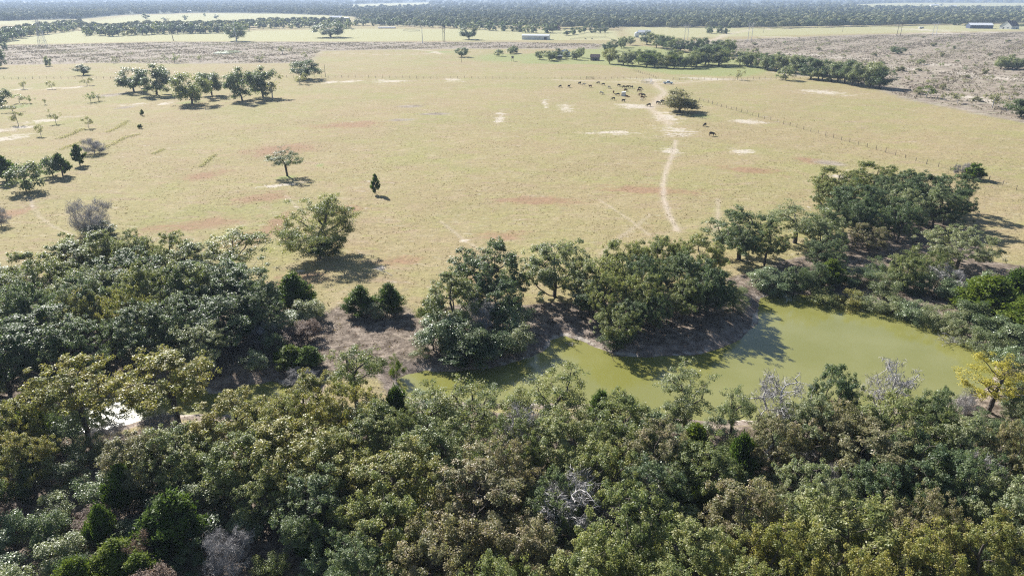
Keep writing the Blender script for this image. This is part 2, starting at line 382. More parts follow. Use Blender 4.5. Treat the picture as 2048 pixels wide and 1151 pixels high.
def emask(lst, k=1.0):
    """pale or coloured patches: (px, py, half width px, half height px)"""
    m = np.zeros(len(GX))
    for cx, cyy, a, b in lst:
        c = flat(cx, cyy); ex = flat(cx + a, cyy) - c; ey = (flat(cx, cyy - b) - flat(cx, cyy + b)) / 2
        la, lb = np.linalg.norm(ex), np.linalg.norm(ey); ux = ex / la; uy = ey / lb
        dx, dy = GX - c[0], GY - c[1]; q = ((dx * ux[0] + dy * ux[1]) / la) ** 2 + ((dx * uy[0] + dy * uy[1]) / lb) ** 2
        m = np.maximum(m, np.exp(-q * 1.1) * k)
    return m
def path(pts, wid, wob_=0.0):
    """trodden line: pixel points, width in metres"""
    P = shape(pts); d = np.full(len(GX), 1e9)
    for a, b in zip(P[:-1], P[1:]):
        e = b - a; L2 = max(e @ e, 1e-6); t = np.clip(((GX - a[0]) * e[0] + (GY - a[1]) * e[1]) / L2, 0, 1)
        d = np.minimum(d, np.hypot(GX - a[0] - e[0] * t, GY - a[1] - e[1] * t))
    d = d + wob_ * wob(GX, GY, .6)
    return np.exp(-(d / wid) ** 2)
WOOD_NEAR = [(-250, 870), (60, 865), (200, 880), (330, 850), (480, 835), (620, 820), (800, 815), (1000, 825), (1250, 835), (1350, 850), (1600, 850), (1800, 840), (2000, 790), (2250, 760), (2500, 1250), (1024, 2000), (-400, 1250)]
WOOD_LEFT = [(-250, 560), (60, 555), (200, 535), (330, 530), (470, 540), (540, 580), (600, 640), (620, 690), (560, 760), (420, 770), (250, 775), (100, 830), (-250, 860)]
WOOD_MID = [(870, 620), (960, 600), (1040, 610), (1120, 605), (1200, 610), (1300, 580), (1420, 575), (1480, 590), (1515, 640), (1440, 700), (1300, 715), (1200, 700), (1110, 690), (1040, 722), (900, 735), (850, 720), (850, 660)]
WOOD_RIGHT = [(1440, 560), (1560, 520), (1660, 500), (1720, 440), (1880, 430), (1960, 470), (1980, 520), (2120, 540), (2250, 720), (2000, 720), (1930, 660), (1850, 625), (1700, 595), (1560, 580), (1500, 590)]
sd_w = np.full(len(GX), 1e3); nm = RR.ravel() < 300
sd_w[nm] = np.minimum(poly_sd(GX[nm], GY[nm], POND), poly_sd(GX[nm], GY[nm], CREEK))
litter = np.maximum.reduce([pmask(WOOD_NEAR, 1.2), pmask(WOOD_LEFT, 1.2) * .95, pmask(WOOD_MID, 1.5), pmask(WOOD_RIGHT, 1.5) * .8])
litter = np.maximum(litter, .75 * pmask([(600, 640), (700, 600), (820, 610), (870, 660), (860, 740), (780, 760), (600, 760)], 3))
bank = sstep(4.5, .5, sd_w) * sstep(-3, 0, sd_w); rim = np.exp(-((sd_w - .35) / .5) ** 2)
sand = emask([(1335, 235, 32, 14), (1345, 262, 40, 10), (1340, 300, 26, 8), (1240, 266, 60, 5), (1175, 266, 40, 4), (1000, 235, 12, 16), (1090, 208, 9, 10), (1490, 242, 40, 5), (1485, 302, 34, 7), (1130, 215, 22, 10), (1270, 212, 50, 6), (1300, 160, 60, 5), (1420, 158, 70, 4),
              (905, 160, 24, 4), (780, 162, 40, 4), (700, 163, 30, 3), (660, 165, 24, 3), (25, 258, 42, 5), (8, 278, 28, 8), (40, 276, 18, 4), (105, 240, 40, 5), (150, 175, 22, 2.5), (40, 178, 22, 2.5), (105, 176, 16, 2.5), (270, 208, 24, 3), (330, 208, 16, 3),
              (1780, 135, 70, 5), (1930, 148, 70, 5), (1990, 155, 60, 6), (1860, 128, 60, 4), (2000, 205, 60, 7), (1940, 195, 50, 5), (1620, 110, 90, 4), (1700, 117, 60, 3), (1850, 60, 60, 2.5), (1880, 67, 60, 2), (1560, 75, 60, 1.6), (1990, 65, 30, 2), (1440, 62, 30, 2), (560, 371, 40, 5), (870, 105, 12, 1.6), (455, 105, 26, 2.5),
              (1700, 355, 40, 6), (600, 540, 12, 5), (760, 535, 18, 5), (700, 660, 30, 22), (1650, 185, 60, 5), (1580, 148, 36, 4), (930, 482, 12, 5), (660, 640, 26, 25)], 1.0)
trail = np.maximum.reduce([path([(1352, 280), (1345, 310), (1332, 340), (1326, 370), (1328, 400), (1338, 430), (1356, 462)], .75, .25), .55 * path([(1200, 400), (1260, 440), (1300, 470)], .4, .2), .5 * path([(880, 440), (930, 480), (960, 500)], .5, .2), .6 * path([(1300, 430), (1240, 475), (1200, 510)], .45, .2),
                           .55 * path([(60, 395), (75, 430), (110, 455), (150, 470)], .4, .2), .5 * path([(570, 390), (600, 420)], .35), .6 * path([(1436, 400), (1436, 440), (1430, 470)], .6, .3), .8 * path([(1110, 160), (1220, 163), (1330, 168), (1430, 160), (1560, 158)], 2.0, .5), .8 * path([(1300, 160), (1330, 185), (1300, 215), (1340, 250)], 2.2, .8),
                           .9 * path([(1360, 90), (1430, 80), (1450, 70), (1500, 60), (1700, 52)], 4.5), .9 * path([(1760, 72), (1880, 66), (1960, 62)], 4), .9 * path([(830, 99), (870, 103), (880, 108)], 2.5), .8 * path([(560, 105), (700, 107), (800, 110), (880, 106)], 1.6), .6 * path([(1150, 80), (1240, 80), (1330, 82)], 4)])
scrub = np.maximum.reduce([pmask([(-200, 92), (80, 90), (340, 84), (620, 84), (1000, 84), (1210, 88), (1200, 98), (900, 98), (640, 102), (620, 126), (380, 128), (200, 126), (40, 130), (-200, 132)], 6),
                           pmask([(1330, 84), (1500, 78), (1700, 70), (2100, 62), (2300, 240), (2060, 250), (1800, 195), (1700, 160), (1480, 118), (1400, 100)], 6), .35 * pmask([(-200, 132), (620, 128), (620, 145), (-200, 150)], 4),
                           .8 * emask([(800, 240, 40, 4), (870, 228, 50, 4), (1660, 325, 40, 7), (820, 212, 40, 4), (225, 190, 30, 5), (250, 215, 22, 4)])])
lawn = np.maximum.reduce([pmask([(-200, 82), (0, 80), (150, 62), (320, 66), (700, 58), (900, 58), (1230, 62), (1240, 80), (620, 83), (340, 82), (80, 88), (-200, 91)], 5), pmask([(1230, 62), (1240, 52), (1480, 54), (1700, 52), (2048, 46), (2200, 45), (2200, 60), (1600, 72), (1440, 76), (1240, 78)], 5) * .6,
                          pmask([(180, 44), (260, 32), (420, 27), (560, 28), (700, 33), (690, 44), (450, 44), (180, 47)], 6), pmask([(-200, 45), (180, 40), (180, 48), (-200, 52)], 5), pmask([(640, 13), (740, 8), (860, 5), (860, 12), (740, 15)], 6), pmask([(1690, 10), (1800, 6), (2150, 6), (2150, 17), (1900, 17), (1740, 16)], 6), pmask([(0, 5.5), (150, 4.5), (160, 6.5), (0, 8)], 6)])
red = emask([(400, 448, 90, 12), (320, 455, 60, 8), (480, 478, 40, 18), (800, 520, 60, 10), (530, 395, 60, 12), (410, 350, 50, 10), (560, 300, 80, 12), (690, 420, 50, 10), (550, 450, 30, 30), (1000, 470, 60, 12), (790, 520, 30, 8), (960, 560, 40, 12), (1620, 320, 30, 6), (600, 560, 60, 22), (20, 425, 40, 10), (1080, 400, 100, 10), (1300, 380, 120, 10), (700, 250, 90, 8), (1500, 340, 80, 8)], .9)
green = np.maximum.reduce([emask([(1400, 232, 26, 5), (1010, 115, 90, 12), (880, 104, 40, 3), (380, 205, 30, 4), (1180, 96, 60, 6), (640, 330, 10, 4), (575, 355, 26, 6), (20, 215, 40, 6), (60, 360, 40, 6), (100, 345, 30, 5), (1440, 140, 60, 6)], .9), .75 * pmask([(1030, 108), (1120, 104), (1200, 92), (1300, 92), (1480, 118), (1560, 140), (1500, 155), (1340, 150), (1200, 130), (1030, 128)], 3)])
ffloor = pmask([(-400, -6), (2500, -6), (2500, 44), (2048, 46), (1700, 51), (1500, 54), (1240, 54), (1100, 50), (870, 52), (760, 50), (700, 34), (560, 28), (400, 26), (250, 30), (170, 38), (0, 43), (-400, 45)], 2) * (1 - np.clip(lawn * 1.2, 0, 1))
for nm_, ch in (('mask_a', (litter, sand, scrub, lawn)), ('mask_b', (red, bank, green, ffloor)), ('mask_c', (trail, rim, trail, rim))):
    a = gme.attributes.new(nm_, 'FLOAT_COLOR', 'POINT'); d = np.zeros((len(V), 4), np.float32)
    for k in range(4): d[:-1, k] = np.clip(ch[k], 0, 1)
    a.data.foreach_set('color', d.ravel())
gm, N, L, bs = new_mat('ground'); nt = gm.node_tree
def mixc(fac, a, b):
    n = N.new('ShaderNodeMixRGB')
    for s, v in ((0, fac), (1, a), (2, b)):
        if isinstance(v, (tuple, list)): n.inputs[s].default_value = (*v, 1)
        elif isinstance(v, (int, float)): n.inputs[s].default_value = v
        else: L.new(v, n.inputs[s])
    return n.outputs[0]
def math_(op, a, b=None, c=None, clamp=False):
    n = N.new('ShaderNodeMath'); n.operation = op; n.use_clamp = clamp
    for s, v in enumerate((a, b, c)):
        if v is None: continue
        if isinstance(v, (int, float)): n.inputs[s].default_value = v
        else: L.new(v, n.inputs[s])
    return n.outputs[0]
def ss(v, lo, hi):
    n = N.new('ShaderNodeMapRange'); n.interpolation_type = 'SMOOTHSTEP'; L.new(v, n.inputs[0]); n.inputs[1].default_value = lo; n.inputs[2].default_value = hi
    return n.outputs[0]
geo = N.new('ShaderNodeNewGeometry')
def noise(scale, detail=4, rough=.6, dist=0, stretch=None):
    n = N.new('ShaderNodeTexNoise'); n.inputs['Scale'].default_value = scale; n.inputs['Detail'].default_value = detail; n.inputs['Roughness'].default_value = rough; n.inputs['Distortion'].default_value = dist
    if stretch:
        mp = N.new('ShaderNodeMapping'); mp.inputs['Scale'].default_value = stretch; L.new(geo.outputs['Position'], mp.inputs[0]); L.new(mp.outputs[0], n.inputs['Vector'])
    else: L.new(geo.outputs['Position'], n.inputs['Vector'])
    return n.outputs['Fac']
def attr(nm_):
    n = N.new('ShaderNodeAttribute'); n.attribute_name = nm_; s = N.new('ShaderNodeSeparateColor'); L.new(n.outputs['Color'], s.inputs[0])
    return s.outputs[0], s.outputs[1], s.outputs[2], n.outputs['Alpha']
lit_a, snd_a, scr_a, law_a = attr('mask_a'); red_a, bnk_a, grn_a, ffl_a = attr('mask_b'); trl_a, rim_a, _, _ = attr('mask_c')
n20, n6, n1, nf = noise(.022, 5), noise(.12, 5, .65), noise(.7, 5, .7), noise(3.2, 4, .7)
nst = noise(.06, 5, .65, .4, (1, 2.6, 1))
c = mixc(ss(n20, .35, .65), (.372, .305, .160), (.325, .302, .130))
npk = noise(.012, 4, .6, .8)
c = mixc(math_('MULTIPLY', ss(npk, .42, .62), .65), c, (.368, .285, .162))
nyg = noise(.035, 5, .65, .6, (1, 1.7, 1))
c = mixc(math_('MULTIPLY', ss(nyg, .50, .70), .55), c, (.350, .338, .130))
c = mixc(math_('MULTIPLY', ss(n6, .46, .70), .7), c, (.43, .355, .21))
np_ = noise(.4, 4, .7, .3, (1, 1.6, 1))
c = mixc(math_('MULTIPLY', ss(np_, .52, .70), .45), c, (.30, .285, .12))
c = mixc(math_('MULTIPLY', ss(nst, .52, .74), .55), c, (.33, .235, .15))
nb1, nb2, nb3 = noise(.10, 6, .7, .5, (1.0, 2.4, 1)), noise(.13, 6, .7, .5, (1.1, 2.6, 1.7)), noise(.24, 5, .7, .4, (1.0, 2.2, .6))
c = mixc(math_('MULTIPLY', ss(nb1, .52, .66), .6), c, (.392, .292, .195))
c = mixc(math_('MULTIPLY', ss(nb2, .54, .68), .65), c, (.35, .335, .125))
c = mixc(math_('MULTIPLY', ss(nb3, .56, .70), .6), c, (.47, .42, .29))
nrd = noise(.25, 5, .7, .4, (1, 2.2, 1))
c = mixc(math_('MULTIPLY', ss(math_('ADD', red_a, math_('ADD', math_('MULTIPLY_ADD', n6, 1.2, -.6), math_('MULTIPLY_ADD', nrd, 1.6, -.8))), .18, .85), .8), c, (.35, .215, .135))
c = mixc(ss(math_('ADD', grn_a, math_('MULTIPLY_ADD', n6, .8, -.4)), .3, .8), c, (.30, .32, .13))
c = mixc(ss(math_('ADD', law_a, math_('MULTIPLY_ADD', n6, .3, -.15)), .35, .65), c, (.42, .40, .21))
nsc = noise(.16, 6, .75, .5, (1, 2.0, 1))
scc = mixc(ss(nsc, .36, .62), (.22, .172, .132), (.43, .370, .290)); scc = mixc(math_('MULTIPLY', ss(n6, .5, .7), .5), scc, (.34, .345, .21))
c = mixc(ss(math_('ADD', scr_a, math_('MULTIPLY_ADD', n6, .6, -.3)), .3, .7), c, scc)
nsd = noise(.35, 6, .75, .6, (1, 1.8, 1))
c = mixc(math_('MULTIPLY', ss(math_('MULTIPLY_ADD', snd_a, 1.0, math_('ADD', math_('MULTIPLY_ADD', nst, 2.6, -1.35), math_('MULTIPLY_ADD', nsd, 3.2, -1.65))), .45, .8), .85), c, (.62, .55, .46))
c = mixc(math_('MULTIPLY', trl_a, .85), c, (.56, .47, .37))
lc = mixc(ss(n1, .35, .68), (.13, .10, .075), (.33, .27, .215)); lc = mixc(math_('MULTIPLY', ss(nf, .55, .75), .6), lc, (.42, .36, .30))
c = mixc(ss(math_('ADD', lit_a, math_('MULTIPLY_ADD', n6, .7, -.35)), .3, .75), c, lc)
bc = mixc(ss(n1, .35, .65), (.20, .160, .130), (.36, .295, .245))
c = mixc(ss(math_('ADD', bnk_a, math_('MULTIPLY_ADD', n1, .5, -.25)), .3, .7), c, bc)
c = mixc(math_('MULTIPLY', ss(math_('ADD', rim_a, math_('ADD', math_('MULTIPLY_ADD', n1, .9, -.45), math_('MULTIPLY_ADD', n6, 2.4, -1.3))), .45, .95), .8), c, (.60, .54, .46))
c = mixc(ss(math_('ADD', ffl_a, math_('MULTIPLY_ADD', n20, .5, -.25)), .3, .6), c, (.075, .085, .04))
v2 = math_('MULTIPLY_ADD', n1, .9, .55); v3 = math_('MULTIPLY_ADD', nf, .9, .55)
mv = N.new('ShaderNodeMixRGB'); mv.blend_type = 'MULTIPLY'; mv.inputs[0].default_value = 1; L.new(c, mv.inputs[1])
cc = N.new('ShaderNodeCombineColor'); vv = math_('MULTIPLY', math_('MULTIPLY', v2, .79), v3)
for k in range(3): L.new(vv, cc.inputs[k])
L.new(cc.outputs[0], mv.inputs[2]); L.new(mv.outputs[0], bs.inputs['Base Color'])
bs.inputs['Roughness'].default_value = .95; bs.inputs['Specular IOR Level'].default_value = .1
bp = N.new('ShaderNodeBump'); bp.inputs['Strength'].default_value = .9; bp.inputs['Distance'].default_value = .28
L.new(math_('MULTIPLY_ADD', nf, .35, n1), bp.inputs['Height']); L.new(bp.outputs[0], bs.inputs['Normal'])
gme.materials.append(gm)
gob = tag(link('ground', gme), kind='structure')

# ------------------------------------------------------------------ water
wm, N, L, bs = new_mat('pond_water')
geo = N.new('ShaderNodeNewGeometry')
n_a = noise(.09, 3, .5); n_b = noise(5.0, 3, .6)
L.new(mixc(ss(n_a, .35, .65), (.192, .190, .050), (.220, .216, .072)), bs.inputs['Base Color'])
bs.inputs['Roughness'].default_value = .11; bs.inputs['IOR'].default_value = 1.45; bs.inputs['Specular IOR Level'].default_value = .8
bp = N.new('ShaderNodeBump'); bp.inputs['Strength'].default_value = .12; bp.inputs['Distance'].default_value = .03; L.new(n_b, bp.inputs['Height']); L.new(bp.outputs[0], bs.inputs['Normal'])
def water(name, P, grow=2.2):
    c0 = P.mean(0); n = len(P); out = []
    for k in range(n):
        t = P[(k + 1) % n] - P[k - 1]; nn = np.array([t[1], -t[0]]) / (np.linalg.norm(t) + 1e-9)
        q = P[k] + nn * grow
        if poly_sd(np.array([q[0]]), np.array([q[1]]), P)[0] < 0: q = P[k] - nn * grow
        out.append(q)
    bm = bmesh.new(); vs_ = [bm.verts.new((q[0], q[1], WATER_Z)) for q in out]; f = bm.faces.new(vs_)
    f.normal_update()
    if f.normal.z < 0: f.normal_flip()
    bmesh.ops.triangulate(bm, faces=[f]); me = bpy.data.meshes.new(name); bm.to_mesh(me); bm.free(); me.materials.append(wm)
    return tag(link(name, me), kind='structure')
water('pond', POND); water('creek', CREEK, 1.6)

# ------------------------------------------------------------------ landmark trees and bushes
by_base('oak_spreading', 643, 507, 397, 180, 'wide spreading oak alone in the meadow with a dense bush around its trunk', mat=LEAF['olive'], rz=.6)
x, y, z = ground(642, 517)
plant('shrub', x, y, 4.6, 8.0, 'dense dark bush crowding the trunk of the wide lone meadow oak', mat=LEAF['juniper'], name='bush', cat='bush')
by_base('oak_open', 575, 352, 291, 76, 'slim layered tree beside a pale bare patch in the middle of the meadow', mat=LEAF['dark'])
by_base('juniper_mid', 752, 388, 348, 20, 'lone narrow juniper standing in the open middle of the meadow', mat=LEAF['juniper'])
by_base('bare_shrub', 187, 466, 400, 88, 'big round grey leafless bush at the meadow edge of the wood', mat=LEAF['grey'])
by_base('bush_mid', 196, 470, 440, 76, 'low dark green bush growing inside the foot of the grey leafless bush', mat=LEAF['dark'])
by_base('bush_mid', 55, 381, 326, 78, 'largest dark rounded bush of the row at the meadow edge', mat=LEAF['dark'])
by_base('juniper_mid', 14, 362, 312, 44, 'dark juniper beside the largest rounded bush at the meadow edge', mat=LEAF['juniper'])
by_base('bush_mid', 104, 352, 312, 48, 'dark rounded bush sharing its foot with a juniper in the meadow', mat=LEAF['dark'])
by_base('juniper_mid', 126, 352, 307, 36, 'dark juniper joined to a rounded bush in the meadow row', mat=LEAF['juniper'])
by_base('juniper_mid', 160, 330, 289, 28, 'small upright juniper at the foot of a brushy grass row', mat=LEAF['juniper'])
by_base('bare_shrub', 189, 307, 277, 42, 'small grey leafless shrub beside the upright juniper', mat=LEAF['grey'])
by_base('bare_shrub', 3, 452, 415, 40, 'grey leafless shrub at the far side of the trodden track', mat=LEAF['grey'])
by_base('juniper_mid', 285, 231, 219, 9, 'tiny black-green juniper alone beside a pale worn strip')
by_base('juniper_mid', 282, 257, 248, 7, 'tiny dark juniper sapling at the end of the brush row', group='saplings at the end of the brush row')
by_base('juniper_mid', 278, 257, 249, 5, 'tiny dark juniper sapling at the end of the brush row', group='saplings at the end of the brush row')
G = 'oaks of the far meadow group'
for bx, b_y, ty, w, c, lab in [(268, 183, 135, 44, 'dark', 'leaning oak at the end of the far meadow group'), (313, 189, 129, 66, 'dark', 'biggest dark oak of the far meadow group'), (385, 208, 147, 66, 'olive', 'thin olive oak with a pile of dead wood at its foot'),
                          (424, 191, 144, 52, 'dark', 'dark oak close behind the thin olive oak with dead wood'), (485, 201, 135, 56, 'dark', 'oak with a straight bare trunk beside a dead snag'), (526, 194, 134, 58, 'dark', 'oak beside pale thorn brush in the far meadow group'),
                          (612, 158, 120, 54, 'dark', 'dense round oak by a single fence line pole'), (167, 150, 129, 26, 'dark', 'small dark mushroom shaped oak in dry grass'),
                          (1359, 224, 180, 66, 'brown', 'lone brownish round oak beside the cattle herd'), (938, 79, 51, 30, 'dark', 'lone tree in the lawn near the long white barn'), (924, 114, 95, 25, 'dark', 'small round tree behind a short pole in the meadow'),
                          (1306, 0, 0, 0, '', ''), (473, 82, 46, 34, 'dark', 'dark oak right behind the silver power pole'), (661, 75, 46, 58, 'dark', 'oak with a crooked trunk in the pale far field')]:
    if w: by_base('oak_mid', bx, b_y, ty, w, lab, G if 260 < bx < 620 and b_y > 150 else None, LEAF[c])
for bx, b_y, ty, w, k, c, lab in [(545, 196, 150, 56, 'mesquite', 'mesquite', 'pale thorn brush between oaks of the far meadow group'), (600, 168, 146, 40, 'mesquite', 'mesquite', 'pale thorn bush below the dense round oak by the pole'), (393, 204, 196, 14, 'bush_mid', 'rust', 'dark pile of dead brush at the foot of a thin oak'),
                             (-2, 135, 98, 36, 'bush_mid', 'dark', 'tall dark bush at the edge of the scrub strip'), (10, 100, 84, 12, 'bush_mid', 'dark', 'small dark bush above the scrub strip'), (97, 132, 112, 14, 'bush_mid', 'silver', 'slim grey green bush in the scrub strip'),
                             (4, 212, 178, 44, 'bush_mid', 'dark', 'round dark thicket among bare thorn trees'), (1946, 357, 328, 42, 'juniper_mid', 'juniper', 'bright green leaning juniper beside the wire fence'), (1930, 350, 326, 22, 'bare_shrub', 'grey', 'grey twiggy bush behind the leaning juniper'), (1912, 348, 328, 16, 'bare_shrub', 'grey', 'second grey twiggy bush behind the leaning juniper'),
                             (1853, 195, 171, 42, 'mesquite', 'lime', 'rounded green thorn tree at the edge of the sand scrub'), (1914, 207, 178, 34, 'mesquite', 'mesquite', 'bare grey thorn tree beside the rounded green one'), (1985, 216, 186, 40, 'mesquite', 'mesquite', 'bare grey thorn tree near the dense oak clump'),
                             (1475, 160, 140, 36, 'mesquite', 'mesquite', 'thin thorn tree leaning over the pasture fence'), (1570, 160, 132, 40, 'bush_mid', 'silver', 'grey rounded bush at the end of the creek trees'), (1795, 108, 94, 26, 'oak_mid', 'dark', 'small flat topped oak alone in the sand scrub')]:
    by_base(k, bx, b_y, ty, w, lab, mat=LEAF[c])
# bare thorn trees scattered over the pale pasture
for bx, b_y, ty, w in [(48, 178, 161, 20), (104, 178, 160, 20), (175, 171, 154, 26), (182, 204, 183, 30), (198, 202, 188, 24), (40, 206, 188, 26), (60, 206, 190, 22), (90, 209, 196, 10), (112, 247, 218, 26), (36, 250, 222, 28), (178, 256, 232, 24), (82, 272, 246, 22), (25, 224, 204, 40), (350, 126, 108, 30), (232, 126, 112, 20), (520, 124, 108, 22), (330, 118, 106, 16), (260, 112, 102, 16), (610, 120, 104, 14), (400, 122, 110, 16), (565, 108, 92, 22), (580, 106, 94, 12)]:
    by_base('mesquite', bx, b_y, ty, w, 'small pale thorn tree with open twiggy crown in dry pasture', 'thorn trees of the dry pasture', LEAF['mesquite' if random.random() < .8 else 'silver'])
# sand scrub: many small thorn trees
sx = []
while len(sx) < 120:
    px, py = random.uniform(1480, 2080), random.uniform(76, 215)
    lim = np.interp(px, [1480, 1600, 1700, 1800, 1900, 2080], [112, 128, 150, 192, 208, 236])
    if py > lim - 4 or py < np.interp(px, [1480, 2080], [80, 66]): continue
    if any(abs(px - a) < 9 + (b_ - 60) * .08 and abs(py - b_) < 4 + (py - 60) * .03 for a, b_ in sx): continue
    sx.append((px, py)); x, y, z = ground(px, py); u = random.random()
    plant('mesquite' if u < .8 else 'bush_mid', x, y, random.uniform(2.2, 4.2), random.uniform(4, 7.5), 'low pale thorn tree in the sandy scrub beyond the creek trees' if u < .8 else 'low grey green bush in the sandy scrub beyond the creek trees', 'thorn trees of the sand scrub' if u < .8 else 'bushes of the sand scrub', LEAF[random.choice(['mesquite', 'mesquite', 'mesquite', 'silver'])])

# ------------------------------------------------------------------ thick wood across the pond from the meadow: (top px, top row, height m, crown px, leaf colour, kind)
WN = 'in the thick wood across the pond'
CN = {'olive': 'olive green oak', 'yellow': 'yellowing oak', 'dark': 'dark green oak', 'brown': 'brown tinged oak', 'silver': 'grey green oak'}
MARKS = []          # landmark things: (x, y, short name)
def near_mark(x, y):
    m = min(MARKS, key=lambda t: (t[0] - x) ** 2 + (t[1] - y) ** 2); return 'around ' + m[2]
ORD = ['nearest', 'second nearest', 'third nearest', 'fourth nearest', 'fifth nearest', 'sixth nearest', 'seventh nearest', 'eighth nearest', 'ninth nearest', 'tenth nearest', 'eleventh nearest', 'twelfth nearest']
def rank_labels(objs, short):
    """objs: (object, description); each gets 'description in short, nth nearest to landmark'"""
    sets = {}
    for o, d in objs:
        m = min(MARKS, key=lambda t: (t[0] - o.location.x) ** 2 + (t[1] - o.location.y) ** 2)
        sets.setdefault((d, m[2]), []).append((math.hypot(m[0] - o.location.x, m[1] - o.location.y), o))
    for (d, m), l in sets.items():
        for k, (_, o) in enumerate(sorted(l, key=lambda t: t[0])):
            o['label'] = d + ' in ' + short + ', ' + ORD[min(k, 11)] + ' to ' + m
def mark(o, name): MARKS.append((o.location.x, o.location.y, name)); return o
RANK = {}
FULL = {(1112, 482): 3, (975, 492): 3, (905, 545): 6, (1490, 420): 0, (135, 736): 0, (325, 716): 1, (1720, 325): 0, (1935, 456): 5}
def wood(lst, where, grp):
    for t in lst:
        tx, ty, h, w, c = t[:5]; k = t[5] if len(t) > 5 else 'oak'
        x_, y_, z_ = from_top(tx, ty, h); wm_ = w * m_per_px(x_, y_, z_ + h * .6)
        if wm_ > 1.3 * h and len(t) <= 6:
            o = by_top(k, tx - w * .24, ty + random.uniform(0, 14), h * random.uniform(.88, 1), w * .6, CN[c], grp, LEAF[c]); RANK.setdefault(grp, []).append((o, CN[c]))
            tx += w * .24; w *= .6
        o = by_top(k, tx, ty, h, w, t[6] if len(t) > 6 else CN[c] + ' ' + where, grp, LEAF[c], var=FULL.get((tx, ty)))
        if len(t) <= 6: RANK.setdefault(grp, []).append((o, CN[c]))
        if len(t) > 7: mark(o, t[7])
wood([(135, 736, 10, 205, 'yellow', 'oak_high', 'broad flat topped yellow oak with tall bare trunk beside glittering creek', 'the flat topped yellow oak'), (325, 716, 10, 215, 'yellow', 'oak_high', 'broad yellow oak overhanging the narrow creek', 'the yellow creek oak'), (8, 800, 9, 110, 'yellow'), (455, 790, 9, 170, 'yellow'), (545, 805, 9, 160, 'yellow'), (610, 752, 8.5, 130, 'yellow'), (700, 690, 9.5, 130, 'olive', 'oak_open', 'olive oak with rounded open crown where creek and pond meet', 'the pond corner oak'), (680, 768, 9, 150, 'yellow'), (760, 800, 8, 120, 'olive'),
      (850, 764, 9, 120, 'olive', 'oak_open'), (935, 756, 9.5, 165, 'olive', 'oak_open'), (1112, 727, 9.5, 150, 'olive', 'oak_open', 'slender oak with forked bare trunk standing out over the water', 'the slender forked oak'), (1030, 830, 8.5, 150, 'olive'), (1130, 836, 9, 190, 'olive'), (1245, 806, 8.0, 165, 'olive'), (1325, 845, 9, 150, 'brown'), (1385, 722, 9.5, 130, 'silver', 'oak_open', 'tall airy grey green oak on the wooded bank of the wide pond', 'the airy pond oak'), (1475, 768, 9, 80, 'silver', 'oak_open'), (1625, 790, 9, 150, 'silver'), (1690, 805, 9, 130, 'brown'),
      (1685, 732, 10, 95, 'dark', 'oak', 'dark leafy tree topping the wood beside the bleached dead tree', 'the dark treetop'), (1815, 800, 9.5, 210, 'olive'), (1885, 772, 9.5, 90, 'dark'), (1945, 830, 9, 150, 'silver'), (2035, 850, 9, 120, 'brown'), (1760, 850, 9, 190, 'brown'), (1860, 880, 9, 180, 'dark'), (1560, 830, 8.5, 120, 'brown'),
      (570, 850, 9.5, 200, 'yellow'), (470, 870, 9, 150, 'olive'), (640, 872, 9, 190, 'yellow'), (720, 838, 8, 150, 'olive'), (880, 846, 9.5, 210, 'olive'), (790, 905, 9.5, 220, 'yellow'), (995, 880, 9, 170, 'brown'), (1210, 890, 9, 170, 'olive'), (1310, 920, 8.5, 150, 'dark'), (1420, 890, 8.5, 140, 'olive'),
      (960, 935, 10, 240, 'brown'), (1265, 985, 10, 230, 'olive'), (1500, 965, 9, 170, 'brown'), (1640, 930, 8.5, 170, 'silver'), (1710, 1012, 10, 230, 'olive'), (1560, 1062, 10, 200, 'yellow'), (1870, 985, 9, 150, 'brown'), (1400, 1040, 10, 200, 'olive'), (2000, 1040, 10, 170, 'yellow'), (1060, 1040, 9.5, 180, 'brown'), (760, 985, 9, 180, 'olive'), (620, 960, 8.5, 170, 'dark'), (520, 930, 8, 140, 'olive'), (330, 860, 8, 160, 'olive'), (250, 868, 8, 130, 'brown'), (30, 862, 8, 120, 'yellow'),
      (860, 1050, 9.5, 190, 'brown'), (1180, 1090, 10, 200, 'olive'), (1860, 1085, 10, 210, 'yellow'), (1720, 1110, 10, 190, 'yellow'), (700, 1090, 9, 170, 'dark'), (1000, 1130, 10, 200, 'olive'), (1330, 1130, 10, 200, 'olive'), (1500, 1130, 10, 200, 'olive'), (2060, 960, 9.5, 170, 'silver'), (1950, 910, 9, 160, 'dark'), (1110, 960, 7.5, 130, 'dark'), (1780, 930, 8.5, 150, 'dark')], WN, 'oaks of the thick wood')
for tx, ty, h, w, lab in [(1795, 728, 9, 130, 'bleached leafless tree rising over the pond bank beside a dark leafy tree'), (1570, 752, 9, 150, 'leafless grey tree with pale fallen stem beneath it'), (1045, 812, 8.5, 110, 'half dead grey tree among oaks on the pond bank'), (1150, 958, 8, 190, 'bleached dead tree filling a gap between oaks'), (1285, 940, 7, 90, 'small dead tree next to the bleached one in the gap'), (1965, 905, 8, 90, 'dead pale trunk near the yellow willow'), (1130, 0, 0, 0, '')]:
    if w:
        o = by_top('dead_tree', tx, ty, h, w, lab, mat=LEAF['grey'])
        if 'filling' in lab: mark(o, 'the bleached dead tree')
        if 'fallen' in lab: mark(o, 'the leafless grey tree')
